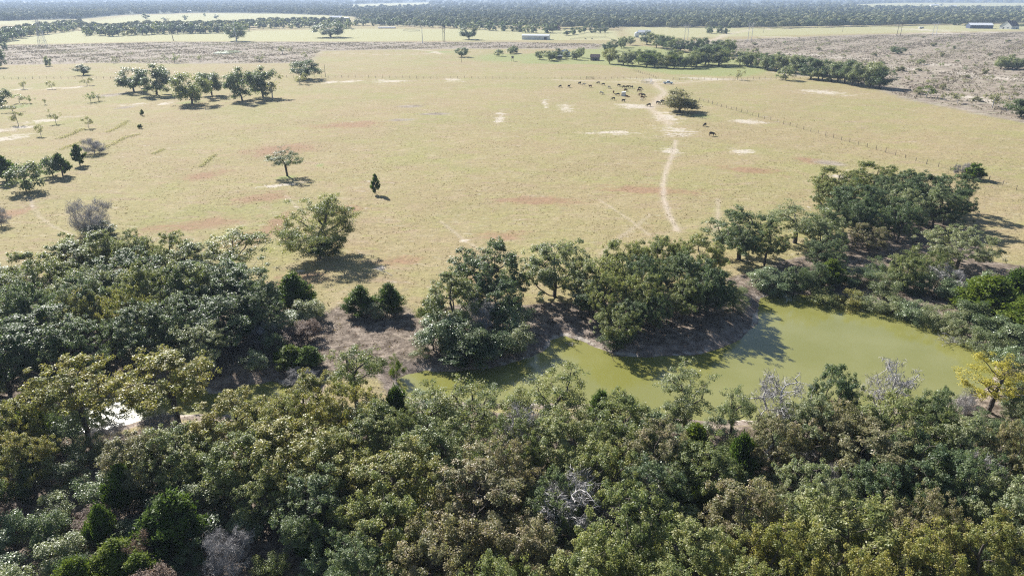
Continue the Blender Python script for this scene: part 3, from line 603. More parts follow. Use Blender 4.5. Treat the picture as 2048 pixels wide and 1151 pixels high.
for tx, ty, h, w, c, lab in [(222, 1082, 4.6, 105, 'lime', 'bright green rounded juniper in front of the pale shrubs'), (330, 990, 6.5, 120, 'juniper', 'tall green juniper beside the dusty forest track'), (300, 1020, 5, 80, 'juniper', 'green juniper next to the tall one by the forest track'), (232, 930, 6, 70, 'juniper', 'slim juniper below the glittering creek'), (50, 815, 5.5, 80, 'lime', 'bright green juniper at the creek bank'), (1205, 783, 5, 60, 'juniper', 'pointed juniper on the pond shore next to the slender forked oak'), (790, 775, 6, 60, 'juniper', 'dark narrow juniper at the pond corner behind oaks'),
                              (1395, 850, 6, 80, 'lime', 'bright green juniper under the tall airy oak'), (1490, 870, 6.5, 70, 'juniper', 'dark juniper beside the leafless grey tree'), (620, 1040, 5, 70, 'juniper', 'low green juniper under the dark oaks'), (1410, 965, 5.5, 60, 'lime', 'small bright juniper in the shade of brown oaks'), (140, 1120, 4, 90, 'lime', 'low bright juniper at the corner of the wood'), (270, 1110, 4, 90, 'lime', 'low bright juniper next to the rounded one'), (190, 1010, 5, 60, 'juniper', 'thin dark juniper among the pale shrubs'), (1850, 930, 5, 80, 'juniper', 'juniper hidden among dark oaks of the wood')]:
    o = by_top('juniper', tx, ty, h, w, lab, mat=LEAF[c])
    if 'rounded juniper' in lab: mark(o, 'the bright rounded juniper')
    if 'tall green' in lab: mark(o, 'the tall track juniper')
x, y, z = from_top(2015, 722, 8.0); MARKS.append((x, y, 'the golden willow'))
# shrub layer below the oaks
PW = shape(WOOD_NEAR); pts = []
tries = 0
while len(pts) < 235 and tries < 60000:
    tries += 1
    y = random.uniform(30, 86); x = random.uniform(-.80, .80) * (y + 12)
    if poly_sd(np.array([x]), np.array([y]), PW)[0] > -1: continue
    if min(poly_sd(np.array([x]), np.array([y]), POND)[0], poly_sd(np.array([x]), np.array([y]), CREEK)[0]) < 1.6: continue
    if any((x - a) ** 2 + (y - b_) ** 2 < 3.5 ** 2 for a, b_ in pts): continue
    # a dusty track stays open
    if abs(x + 25.5 - (y - 47) * .55) < 2.0 and y < 56: continue
    pts.append((x, y))
    left = x < -18 and y < 70
    c = random.choices(['yaupon', 'silver', 'dark', 'olive', 'rust', 'grey'], [5, 3 + 3 * left, 2, 1.5, .5, .6])[0]
    nm_ = {'yaupon': 'glossy grey green shrub', 'silver': 'pale silvery shrub', 'dark': 'dark green shrub', 'olive': 'olive shrub', 'rust': 'dry brown shrub', 'grey': 'leafless grey shrub'}[c]
    key = 'bare_shrub' if c == 'grey' else 'shrub'
    h = random.uniform(2.6, 4.6); plant(key, x, y, h, random.uniform(3.4, 5.2), nm_ + ' under the thick wood ' + near_mark(x, y), 'shrub layer of the thick wood', LEAF[c], name='understory_shrub')

# ------------------------------------------------------------------ wood between the creek and the meadow
WL = 'in the wood between creek and meadow'
wood([(60, 508, 9.8, 130, 'olive'), (130, 486, 9.2, 120, 'silver'), (160, 468, 9.2, 120, 'olive'), (222, 462, 9.8, 140, 'olive'), (305, 466, 9.8, 140, 'olive'), (370, 486, 9.2, 110, 'silver'), (455, 460, 10.3, 150, 'olive', 'oak_open', 'pale airy oak with fanned limbs at the end of the creek wood', 'the pale fanned oak'), (245, 502, 10.3, 150, 'dark'), (160, 536, 9.8, 130, 'silver'), (95, 556, 10.9, 210, 'dark'), (200, 572, 10.3, 190, 'yellow'), (310, 522, 11.5, 190, 'olive'), (400, 520, 10.9, 170, 'dark'), (475, 528, 10.9, 140, 'dark'), (20, 572, 10.3, 130, 'dark'), (-30, 540, 10.3, 140, 'olive'), (60, 620, 10.3, 170, 'dark'), (150, 640, 9.2, 150, 'dark'), (270, 610, 9.8, 150, 'dark'), (350, 590, 9.8, 160, 'dark'), (440, 590, 9.2, 150, 'dark'), (500, 580, 8.6, 110, 'dark'), (390, 650, 8.0, 120, 'silver'), (-20, 660, 9.2, 140, 'dark'), (400, 0, 0.0, 0, 'dark')][:-1], WL, 'oaks of the creek wood')
for tx, ty, h, w, c, k, lab in [(582, 547, 6.5, 72, 'juniper', 'juniper', 'tall dark juniper at the open corner of the creek wood'), (718, 572, 5.2, 70, 'juniper', 'juniper', 'dark juniper of the pair on open ground'), (776, 567, 5.4, 62, 'juniper', 'juniper', 'brighter juniper of the pair on open ground'), (745, 600, 3, 60, 'silver', 'shrub', 'grey shrub wedged between the paired junipers'), (612, 600, 4, 70, 'silver', 'shrub', 'pale shrub beside the tall dark juniper'), (600, 575, 4.5, 50, 'lime', 'juniper', 'lime green juniper in front of the tall dark one'),
                             (578, 655, 3.6, 70, 'rust', 'shrub', 'reddish brown dry bush above the low junipers'), (610, 640, 3.4, 60, 'rust', 'shrub', 'pinkish dry bush beside the trodden clearing'), (575, 692, 3.4, 60, 'lime', 'juniper', 'low green juniper at the creek pool'), (614, 694, 3.2, 60, 'juniper', 'juniper', 'low dark juniper at the creek pool'), (525, 640, 4, 80, 'grey', 'bare_shrub', 'grey twiggy bush in the shade of the creek wood'), (600, 738, 2.2, 70, 'grey', 'bare_shrub', 'tangle of grey twigs over the creek pool'), (548, 620, 4.5, 90, 'silver', 'shrub', 'silvery shrub at the shaded end of the creek wood'), (790, 712, 3.5, 40, 'lime', 'shrub', 'bright yellow green sapling at the pond corner'), (840, 690, 2.0, 50, 'silver', 'shrub', 'low grey shrub on the bare bank at the pond corner')]:
    by_top(k, tx, ty, h, w, lab, mat=LEAF[c])
PL = shape(WOOD_LEFT); pts = []; tries = 0
while len(pts) < 60 and tries < 40000:
    tries += 1
    y = random.uniform(78, 130); x = random.uniform(-100, -25)
    if poly_sd(np.array([x]), np.array([y]), PL)[0] > -.5 or poly_sd(np.array([x]), np.array([y]), CREEK)[0] < 1.5: continue
    if any((x - a) ** 2 + (y - b_) ** 2 < 4.2 ** 2 for a, b_ in pts): continue
    pts.append((x, y)); c = random.choices(['yaupon', 'silver', 'dark'], [4, 2, 3])[0]
    plant('shrub', x, y, random.uniform(2.6, 4.4), random.uniform(3.6, 5.2), {'yaupon': 'glossy grey green shrub', 'silver': 'pale silvery shrub', 'dark': 'dark green shrub'}[c] + ' under oaks ' + WL, 'shrub layer of the creek wood', LEAF[c])

# the woods go on past the picture on both sides
for bx, b_y, h, w, c in [(2130, 900, 9, 10, 'olive'), (2180, 980, 9, 9, 'brown'), (2130, 1060, 10, 10, 'yellow'), (2230, 880, 9, 10, 'silver'), (2260, 1020, 9, 10, 'olive'), (2200, 780, 9, 9, 'olive'), (2300, 830, 9, 10, 'dark'), (2170, 700, 8, 9, 'dark'), (2210, 690, 8, 10, 'olive'), (2130, 620, 8, 9, 'dark'), (2190, 600, 7, 9, 'silver'), (2160, 1150, 10, 10, 'olive'), (2280, 1150, 10, 10, 'brown'), (2340, 940, 9, 10, 'olive'),
                        (-80, 900, 9, 10, 'olive'), (-90, 1000, 9, 10, 'dark'), (-70, 1100, 9, 9, 'olive'), (-170, 950, 9, 10, 'brown'), (-110, 620, 9, 11, 'dark'), (-110, 700, 9, 11, 'olive'), (-180, 650, 9, 11, 'dark'), (-120, 780, 9, 10, 'dark'), (-200, 780, 9, 10, 'olive'), (-190, 1080, 9, 10, 'dark')]:
    x, y, z = ground(bx, b_y); o = plant('oak', x, y, h * random.uniform(.92, 1.08), w, CN[c], 'oaks past the ends of the woods', LEAF[c]); RANK.setdefault('oaks past the ends of the woods', []).append((o, CN[c]))
# ------------------------------------------------------------------ oaks on the point of land and round the pond
WM = 'on the point of land reaching into the pond'
wood([(975, 492, 11, 160, 'dark', 'oak', 'tallest dark oak of the clump at the narrow end of the pond'), (905, 545, 10, 140, 'olive', 'oak', 'olive oak leaning out of the dark clump at the narrow pond end'), (990, 560, 8, 110, 'dark', 'oak', 'dark oak low in the clump at the narrow end of the pond'),
      (1112, 482, 10.5, 140, 'silver', 'oak', 'rounded blue green oak standing at the head of the bare bank', 'the rounded blue green oak'), (1200, 515, 9, 130, 'olive'), (1290, 475, 10, 170, 'olive'), (1365, 468, 10, 170, 'olive'), (1330, 505, 10, 160, 'dark'), (1250, 545, 9, 150, 'olive'), (1410, 520, 9.5, 130, 'dark'), (1425, 545, 7.5, 110, 'dark'), (1340, 560, 7.5, 140, 'olive'), (1240, 612, 6.5, 100, 'olive'), (1290, 590, 6.5, 110, 'dark'), (1180, 560, 6.5, 90, 'dark')], WM, 'oaks on the point of land')
for tx, ty, h, w, c, k, lab in [(1475, 565, 5, 55, 'silver', 'shrub', 'slim grey green shrub at the tip of the wooded point'), (895, 620, 5, 110, 'yaupon', 'shrub', 'glossy shrub at the foot of the olive oak at the narrow pond end'), (940, 640, 5, 110, 'dark', 'shrub', 'dark shrub overhanging the shaded narrow end of the pond'), (1025, 610, 5, 90, 'yaupon', 'shrub', 'grey green shrub below the tallest dark oak at the pond'), (1040, 650, 4, 70, 'silver', 'shrub', 'silvery shrub next to the small pale beach'), (985, 660, 4.5, 100, 'dark', 'shrub', 'dark shrub between the oak clump and the pond water'), (865, 640, 5, 80, 'yaupon', 'shrub', 'glossy shrub at the outer side of the pond clump'), (940, 670, 4, 110, 'dark', 'juniper', 'dark juniper in the shade above the pond water'), (855, 600, 4, 50, 'lime', 'shrub', 'yellow green shrub on the sunny side of the pond clump'), (960, 600, 6, 60, 'grey', 'bare_shrub', 'grey leafless shrub inside the dark pond clump'), (1240, 655, 3, 70, 'dark', 'shrub', 'low dark shrub on the bare shore of the point')]:
    by_top(k, tx, ty, h, w, lab, mat=LEAF[c])
WR = 'in the grove between the pond and the fenced meadow'
wood([(1490, 420, 10.5, 155, 'dark', 'oak', 'dense dark oak at the inner bend of the pond', 'the dense bend oak'), (1605, 402, 9.5, 150, 'silver', 'oak_open', 'grey green oak with two dark trunks in the grove', 'the two trunked oak'), (1540, 450, 8.5, 90, 'olive'), (1655, 425, 9, 100, 'silver'), (1720, 325, 10, 160, 'olive'), (1800, 338, 10, 120, 'dark'), (1885, 345, 10, 140, 'dark'), (1765, 362, 10, 180, 'dark'), (1850, 372, 10, 150, 'silver'), (1690, 362, 9, 110, 'olive'), (1905, 375, 9, 100, 'dark'), (1700, 395, 9.5, 120, 'dark'), (1780, 400, 9, 140, 'dark'), (1745, 448, 6, 75, 'brown', 'oak', 'small rusty brown oak in the grove behind the shore shrubs', 'the small rusty oak'), (1935, 456, 8.5, 150, 'silver', 'oak', 'flat crowned grey oak by the edge of the dry meadow', 'the flat grey oak'), (1850, 500, 7, 110, 'olive'), (1660, 480, 7, 90, 'dark'), (1620, 520, 6, 90, 'dark')], WR, 'oaks of the pond grove')
SH = [(1560, 545), (1600, 540), (1640, 535), (1680, 528), (1720, 535), (1760, 520), (1800, 530), (1840, 545), (1880, 540), (1920, 560), (1660, 560), (1705, 565), (1750, 570), (1795, 580), (1840, 590), (1885, 600), (1920, 615), (1950, 600), (1980, 630), (1940, 640), (1990, 660), (2020, 640), (2030, 690), (1530, 535), (1820, 495), (1880, 510), (1775, 545), (1975, 545), (2030, 580)]
for n_, (tx, ty) in enumerate(SH):
    c = random.choices(['yaupon', 'silver', 'dark', 'olive', 'grey', 'yellow'], [4, 3, 2, 2, 1, 1])[0]
    dsc = {'yaupon': 'glossy grey green shrub', 'silver': 'pale silvery shrub', 'dark': 'dark green shrub', 'olive': 'olive shrub', 'grey': 'leafless grey shrub', 'yellow': 'yellowing shrub'}[c]
    o = by_top('bare_shrub' if c == 'grey' else 'shrub', tx, ty, random.uniform(3.2, 4.8), random.uniform(62, 95), dsc, 'shrubs of the far pond shore', LEAF[c], name='shore_shrub')
    RANK.setdefault('shrubs of the far pond shore', []).append((o, dsc))
for tx, ty, h, w, c, lab in [(1990, 555, 7, 120, 'lime', 'large bright green juniper by the curved pond shore'), (2045, 540, 7, 90, 'juniper', 'dark juniper behind the large bright green one'), (1668, 520, 5, 50, 'lime', 'green juniper among the shore shrubs of the curved shore'), (2060, 600, 6, 110, 'lime', 'bright juniper overlapping the large green one at the shore')]:
    by_top('juniper', tx, ty, h, w, lab, mat=LEAF[c])
by_top('oak_open', 2012, 716, 8.0, 150, 'golden yellow willow at the end of the pond', mat=LEAF['willow'], name='willow_tree', var=0)
by_top('dead_tree', 1905, 530, 5.5, 80, 'white bleached dead tree among the shore shrubs', mat=LEAF['grey'])

# ------------------------------------------------------------------ treelines of the far fields
EXTRA = []
def line(pts, n, h, w, colors, label, group, key='oak_far', jx=6, jy=1.2, rows=1, ry=0, mass=False, name=None):
    # trees behind the front row, and rows past the count limit, join the forest mass
    P = np.array(pts, float); s = np.concatenate([[0], np.cumsum(np.hypot(*np.diff(P, axis=0).T))])
    for r_ in range(rows):
        for k in range(n):
            t = (k + random.uniform(.1, .9)) / n * s[-1]; px = np.interp(t, s, P[:, 0]) + random.gauss(0, jx * .3); py = np.interp(t, s, P[:, 1]) - r_ * ry + random.gauss(0, jy * .4)
            x, y, z = ground(px, py); hh, ww = random.uniform(*h), random.uniform(*w)
            if r_ or mass: EXTRA.append((x, y, hh, ww)); continue
            plant(key, x, y, hh, ww, label, group, LEAF[random.choice(colors)], name=name)
line([(170, 71), (240, 72), (320, 68), (400, 67), (480, 66), (490, 60)], 30, (11, 15), (12, 18), ['dark', 'dark', 'olive', 'yellow'], 'leafy tree in the long dark row along the pale far field', 'row along the pale field', rows=4, ry=3.5)
line([(490, 59), (560, 56), (640, 55), (700, 57)], 20, (11, 15), (12, 18), ['dark', 'olive', 'silver'], 'leafy tree in the row continuing behind the crooked oak', 'row behind the crooked oak', rows=3, ry=3.5)
line([(-20, 90), (20, 82), (60, 72), (100, 68), (160, 58)], 16, (11, 15), (12, 17), ['dark', 'dark', 'olive'], 'dark tree in the slanting row beside the lattice tower', 'row beside the lattice tower', rows=3, ry=4)
line([(1215, 128), (1250, 131), (1300, 134), (1345, 137), (1395, 136)], 9, (9, 12), (12, 17), ['yellow', 'olive', 'silver', 'lime'], 'pale yellow green tree at the start of the creek trees', 'pale start of the creek trees', 'oak_mid', rows=1, name='elm_tree')
line([(1265, 128), (1330, 130), (1400, 133), (1440, 132)], 7, (10, 12), (13, 17), ['dark', 'olive'], 'dark tree behind the pale ones at the start of the creek trees', 'dark start of the creek trees', 'oak_mid')
line([(1390, 128), (1425, 131), (1450, 128)], 5, (13, 15), (14, 18), ['dark'], 'large dark tree casting a long shadow by the creek', 'large creek trees', 'oak_mid', jx=3)
line([(1470, 128), (1500, 134), (1540, 140), (1580, 146), (1610, 150)], 11, (10, 13), (12, 17), ['dark', 'olive', 'silver'], 'leafy tree in the middle of the line along the dry creek', 'middle of the creek trees', 'oak_mid', name='elm_tree')
line([(1610, 156), (1660, 163), (1720, 171), (1770, 179)], 11, (10, 14), (13, 18), ['dark', 'dark', 'silver'], 'dense oak at the meadow end of the creek line', 'meadow end of the creek trees', 'oak_mid')
line([(1210, 105), (1240, 98), (1255, 90), (1270, 92)], 5, (8, 12), (9, 12), ['dark', 'silver'], 'tree beside the white tank in the farmyard', 'farmyard trees', 'oak_mid')
line([(1290, 88), (1330, 100), (1380, 106), (1440, 108), (1470, 112)], 13, (11, 14), (13, 18), ['dark', 'dark', 'olive'], 'dark tree in the line behind the farmyard', 'line behind the farmyard', 'oak_mid', rows=1)
line([(1075, 118), (1090, 122), (1110, 120), (1135, 116), (1150, 120), (1170, 112)], 8, (6, 9), (7, 11), ['dark', 'silver', 'olive'], 'tree crowding the old white roofed house', 'trees round the white roofed house', 'oak_mid')
line([(995, 112), (1003, 115), (1036, 104), (1040, 106)], 3, (5.5, 7), (8, 10), ['silver', 'dark'], 'rounded bush on the green lawn beside the old house', 'bushes on the green lawn', 'bush_mid', jx=1)
line([(1412, 66), (1425, 68), (1443, 67), (1458, 68)], 5, (9, 11), (10, 13), ['dark'], 'dark oak in the small round group in the mown field', 'round group in the mown field', jx=1)
line([(1990, 138), (2015, 138), (2048, 140), (2070, 136)], 6, (7, 10), (10, 13), ['silver', 'dark'], 'oak in the clump at the end of the sand scrub', 'clump at the end of the scrub', 'oak_mid')
line([(2035, 232), (2060, 236)], 3, (7, 9), (10, 13), ['dark'], 'dark oak at the corner where scrub meets meadow', 'corner oaks', 'oak_mid', jx=2)
line([(700, 51), (780, 52), (860, 55), (930, 58), (1000, 62), (1060, 66), (1110, 66)], 40, (10, 14), (12, 17), ['dark', 'dark', 'olive'], 'shade tree in the parkland beyond the long white barn', 'parkland trees', rows=1)
line([(760, 47), (900, 50), (1040, 55), (1150, 58), (1230, 60)], 44, (10, 15), (13, 18), ['dark', 'dark', 'silver'], 'shade tree in the parkland behind the red roofed house', 'parkland trees of the red house', rows=3, ry=4, mass=True)
line([(1130, 72), (1165, 66), (1180, 66), (1210, 66), (1216, 66)], 9, (8, 11), (9, 13), ['dark'], 'dark tree in the row next to the cattle pens', 'row next to the cattle pens')
line([(1240, 53), (1400, 55), (1560, 56), (1700, 53), (1860, 50), (2060, 46)], 90, (10, 15), (13, 19), ['dark', 'dark', 'olive', 'silver'], 'tree in the front edge of the distant forest', 'front edge of the distant forest', rows=2, ry=3, mass=True)
for px, py, h, w, lab in [(292, 38, 12, 19, 'wide dark oak in the far pale clearing'), (370, 40, 10, 13, 'round oak with visible trunk in the far pale clearing'), (328, 41, 6, 14, 'low spreading oak beside the wide dark one in the clearing'), (433, 38, 10, 13, 'round oak near the houses in the far clearing'), (409, 33, 9, 8, 'slim oak standing in the far clearing'), (1912, 51, 10, 18, 'grey crowned oak beside the dark blue barn'), (1979, 53, 6, 9, 'round yard tree between the barn and the gabled house'), (1984, 53, 6, 8, 'smaller yard tree between the barn and the gabled house'), (2044, 54, 6, 9, 'yard tree behind the gabled house'), (1933, 53, 5, 8, 'round tree at the end wall of the dark blue barn')]:
    x, y, z = ground(px, py); plant('oak_far', x, y, h, w, lab, mat=LEAF['dark'])
line([(1755, 15), (1770, 15), (1845, 13), (1860, 12), (1890, 12)], 7, (9, 12), (14, 20), ['dark'], 'dark tree in the farthest pale clearing', 'farthest clearing trees')

# ------------------------------------------------------------------ the forest that runs to the horizon (one mass)
def far_forest():
    bx = [-450, 0, 170, 250, 400, 560, 700, 760, 870, 1100, 1240, 1500, 1700, 2048, 2500]; by_ = [43, 42, 37, 29, 25, 27, 33, 48, 50, 50, 53, 54, 51, 45, 43]
    n = 19000; px = rng.uniform(-450, 2500, n); lo = np.interp(px, bx, by_); py = -6 + (lo + 6) * rng.random(n) ** .8
    P = np.array([flat(a, b_) for a, b_ in zip(px, py)])
    keep = np.ones(n, bool)
    for poly in ([(180, 44), (260, 32), (420, 27), (560, 28), (700, 33), (690, 44)], [(640, 13), (740, 8), (860, 5), (860, 12), (740, 15)], [(1690, 10), (1800, 6), (2150, 6), (2150, 17), (1900, 17), (1740, 16)], [(0, 5.5), (150, 4.5), (160, 6.5), (0, 8)]):
        keep &= poly_sd(P[:, 0], P[:, 1], shape(poly)) > 0
    keep &= np.hypot(P[:, 0], P[:, 1]) < 16000
    keep &= (wob(P[:, 0], P[:, 1], .006, 4) + rng.normal(0, .3, n)) > -.45
    P = P[keep]; n = len(P); q = 26
    hh = rng.uniform(6, 14, n) * np.clip(np.hypot(P[:, 0], P[:, 1]) / 3500, 1, 1.3); ww = rng.uniform(4.5, 9, n) * np.clip(np.hypot(P[:, 0], P[:, 1]) / 3000, 1, 2.2)
    def crowns(X, Y, hh, ww, q, k):
        n = len(X); u = unit(rng.normal(size=(n, q, 3))); u[..., 2] = np.abs(u[..., 2]) * 1.0 - .12
        rr_ = rng.uniform(.82, 1.06, (n, q))
        C = np.stack([X[:, None] + u[..., 0] * rr_ * ww[:, None], Y[:, None] + u[..., 1] * rr_ * ww[:, None], hh[:, None] * (.38 + .58 * u[..., 2] * rr_)], -1).reshape(-1, 3)
        Nn = u.reshape(-1, 3) + rng.normal(size=(n * q, 3)) * .16; s = np.repeat(ww, q) * k
        t = np.repeat(rng.normal(.55, .36, n), q) + rng.normal(0, .12, n * q)
        return leaf_geo(C, Nn, s, s * .8, rng), t
    (V, F), t1 = crowns(P[:, 0], P[:, 1], hh, ww, q, .50)
    E = np.array(EXTRA); g2, t2 = crowns(E[:, 0], E[:, 1], E[:, 2], E[:, 3] * .5, 200, .19)
    V, F = merge([(V, F), g2]); me = np_mesh('forest', V, F, LEAF['far'])
    t1 = t1 + np.repeat(.32 * wob(P[:, 0], P[:, 1], .0045) + .2 * wob(P[:, 0], P[:, 1], .02, 2), q) - .05
    face_attr(me, 'tint', np.clip(np.concatenate([t1, t2]), 0, 1))
    tag(link('forest', me), 'distant oak forest running to the horizon', 'forest', kind='stuff')
far_forest()

for grp, objs in RANK.items():
    rank_labels(objs, {'oaks of the thick wood': 'the thick wood', 'oaks of the creek wood': 'the creek wood', 'oaks on the point of land': 'the pond point', 'oaks of the pond grove': 'the pond grove', 'shrubs of the far pond shore': 'the curved shore thicket', 'oaks past the ends of the woods': 'the outer wood'}[grp])

# ------------------------------------------------------------------ man-made things
WHITE = simple('white_painted_metal', (.66, .66, .65), .45, .4, .05, .6)
ROOFW = simple('pale_metal_roof', (.60, .61, .62), .4, .5, .06, .4)
ROOFR = simple('red_brown_roof', (.20, .085, .075), .8, .2, .2, .8)
ROOFB = simple('brown_shingle_roof', (.105, .080, .075), .85, .2, .2, .8)
NAVY = simple('dark_blue_siding', (.055, .070, .115), .6, .3, .12, .5)
BRICK = simple('tan_wall', (.38, .30, .24), .85, .2, .15, .7)
FWIRE = simple('rusty_wire', (.10, .085, .075), .8, .2, .2, 3)
WOODG = simple('weathered_wood', (.20, .165, .135), .9, .2, .25, 3)
DARK = simple('dark_opening', (.020, .022, .026), .5, .3, .1, 2)
GLASS = simple('window_glass', (.030, .040, .050), .08, .6, .1, 2)
STEEL = simple('galvanised_steel', (.50, .52, .54), .4, .5, .08, 2, .6)
POLEW = simple('power_pole_wood', (.115, .095, .080), .9, .2, .25, 2)
POLEG = simple('pale_power_pole', (.55, .56, .57), .6, .3, .08, 2)
RUBBER = simple('tyre_rubber', (.02, .02, .02), .8, .3, .1, 5)
TRUCKP = simple('pale_blue_paint', (.52, .62, .72), .25, .6, .03, 2)
LAMPM = simple('lamp_lens', (.7, .68, .62), .15, .6, .05, 4)
class MB:
    def __init__(s): s.bm = bmesh.new()
    def box(s, cx, cy_, cz, sx, sy, sz, bevel=0.0):
        r = bmesh.ops.create_cube(s.bm, size=1, matrix=Matrix.Translation((cx, cy_, cz)) @ Matrix.Diagonal((sx, sy, sz, 1)))
        if bevel:
            es = list({e for v in r['verts'] for e in v.link_edges}); bmesh.ops.bevel(s.bm, geom=es, offset=bevel, segments=1, affect='EDGES')
        return s
    def tube(s, a, b, r0, r1=None, n=8):
        a, b = Vector(a), Vector(b); d = b - a; q = d.to_track_quat('Z', 'Y').to_matrix().to_4x4()
        bmesh.ops.create_cone(s.bm, cap_ends=True, segments=n, radius1=r0, radius2=r0 if r1 is None else r1, depth=d.length, matrix=Matrix.Translation((a + b) / 2) @ q); return s
    def prism(s, prof, y0, y1):
        """profile in xz, extruded along y"""
        A = [s.bm.verts.new((x, y0, z)) for x, z in prof]; B = [s.bm.verts.new((x, y1, z)) for x, z in prof]; n = len(prof)
        s.bm.faces.new(A[::-1]); s.bm.faces.new(B)
        for i in range(n): s.bm.faces.new((A[i], A[(i + 1) % n], B[(i + 1) % n], B[i]))
        return s
    def poly(s, *P): s.bm.faces.new([s.bm.verts.new(p) for p in P]); return s
    def mesh(s, name, mat):
        bmesh.ops.recalc_face_normals(s.bm, faces=s.bm.faces); me = bpy.data.meshes.new(name); s.bm.to_mesh(me); s.bm.free(); me.materials.append(mat); return me
    def build(s, name, mat, parent=None): return link(name, s.mesh(name, mat), parent)
def gable(name, label, cat, px, py, L, W, hw, hr, rot, wallm, roofm, doors=(), windows=(), eave=.5, hip=0.0, chimney=None, group=None):
    """house or barn: long side along local x; doors/windows: (face, position along face, width, height, sill)"""
    x, y, z = ground(px, py); r = empty(name, (x, y, z - .05), rot); tag(r, label, cat, group)
    m = MB(); m.box(0, 0, hw / 2 - .15, L, W, hw + .3)
    if hip == 0:
        for sx_ in (-1, 1): m.poly((sx_ * L / 2, -W / 2, hw), (sx_ * L / 2, W / 2, hw), (sx_ * L / 2, 0, hw + hr - .05))
    m.build('wall', wallm, r)
    e = eave; slope = hr / (W / 2); zl = hw - slope * e; hx = hip * L / 2; t = .18
    m = MB()
    for dz in (0, t):
        a = [(-L / 2 - e, -W / 2 - e, zl + dz + .03), (L / 2 + e, -W / 2 - e, zl + dz + .03), (L / 2 + e - hx, 0, hw + hr + dz + .03), (-L / 2 - e + hx, 0, hw + hr + dz + .03), (L / 2 + e, W / 2 + e, zl + dz + .03), (-L / 2 - e, W / 2 + e, zl + dz + .03)]
        m.poly(a[0], a[1], a[2], a[3]); m.poly(a[3], a[2], a[4], a[5])
        if hip: m.poly(a[0], a[3], a[5]); m.poly(a[1], a[4], a[2])
    for s_ in (-1, 1):
        y0 = s_ * (W / 2 + e); m.poly((-L / 2 - e, y0, zl + .03), (L / 2 + e, y0, zl + .03), (L / 2 + e, y0, zl + t + .03), (-L / 2 - e, y0, zl + t + .03))
    ro = m.build('roof', roofm, r)
    if chimney: MB().box(chimney[0], chimney[1], hw + hr * .8 + .8, 1.1, 1.1, 2.6).build('chimney', BRICK, ro)
    for kind, lst, mt in (('door', doors, DARK), ('window', windows, GLASS)):
        for face, p, w, h, sill in lst:
            m = MB(); fm = MB()
            if face in 'fb':
                s_ = -1 if face == 'f' else 1; m.box(p, s_ * (W / 2 + .02), sill + h / 2, w, .06, h); fm.box(p, s_ * (W / 2 + .05), sill + h + .08, w + .3, .1, .14)
            else:
                s_ = -1 if face == 'l' else 1; m.box(s_ * (L / 2 + .02), p, sill + h / 2, .06, w, h); fm.box(s_ * (L / 2 + .05), p, sill + h + .08, .1, w + .3, .14)
            o = m.build(kind, mt, r); fm.build('frame', WHITE, o)
    return r
gable('metal_barn', 'long low white metal barn on the mown lawn', 'barn', 1072, 79, 33, 11, 4.6, 1.3, R(-12), WHITE, ROOFW, doors=[('f', 12.5, 3.2, 3.2, 0), ('l', 0, 3.6, 3.6, 0)], windows=[('f', 5, 1.2, 1, 1.4)])
gable('farmhouse', 'red roofed farmhouse hidden among shade trees', 'house', 1108, 61, 17, 12, 3.4, 4.4, R(15), BRICK, ROOFR, doors=[('f', -2, 1.4, 2.3, 0)], windows=[('f', 3, 2, 1.4, 1), ('f', -6, 2, 1.4, 1)], hip=.35, chimney=(3, -3))
gable('old_house', 'old white roofed house crowded by trees', 'house', 1128, 113, 10, 7, 2.9, 2.6, R(60), WHITE, ROOFW, doors=[('l', 1, 1, 2.1, 0)], windows=[('l', -1.6, 1, 1.2, .9), ('f', 0, 1.2, 1.2, .9)])
gable('lean_to_shed', 'small pale roofed shed beside the old house', 'shed', 1116, 117, 6, 4, 2.2, 1.0, R(40), WOODG, ROOFW, doors=[('f', 0, 2.4, 1.9, 0)])
gable('wooden_shed', 'brown wooden shed at the edge of the yellow trees', 'shed', 1190, 121, 7, 5, 3.0, 1.8, R(-15), WOODG, ROOFB, doors=[('f', .5, 3.6, 2.4, 0)], windows=[('l', 0, .9, .9, 1.2)])
gable('open_barn', 'dark blue barn with pale metal roof', 'barn', 1958, 57, 33, 20, 5.2, 3.0, R(-14), NAVY, ROOFW, doors=[('f', 8, 3, 3.4, 0), ('f', -9, 5, 4, 0)], windows=[('f', 2, 1.6, 1.2, 1.6)])
gable('gabled_house', 'big brown roofed house with pale gable', 'house', 2018, 58, 22, 18, 4.6, 7.6, R(28), WHITE, ROOFB, doors=[('l', 3, 2.2, 2.6, 0), ('f', 4, 3, 2.6, 0)], windows=[('l', -3.4, 2.4, 1.6, 1.1), ('f', -3, 2.4, 1.6, 1.1)])
gable('low_shed', 'very long low shed with pale flat roof in the far field', 'shed', 774, 57, 27, 8, 1.5, .7, R(2), WOODG, ROOFW, doors=[('f', -8, 4, 1.2, 0), ('f', 6, 4, 1.2, 0)])
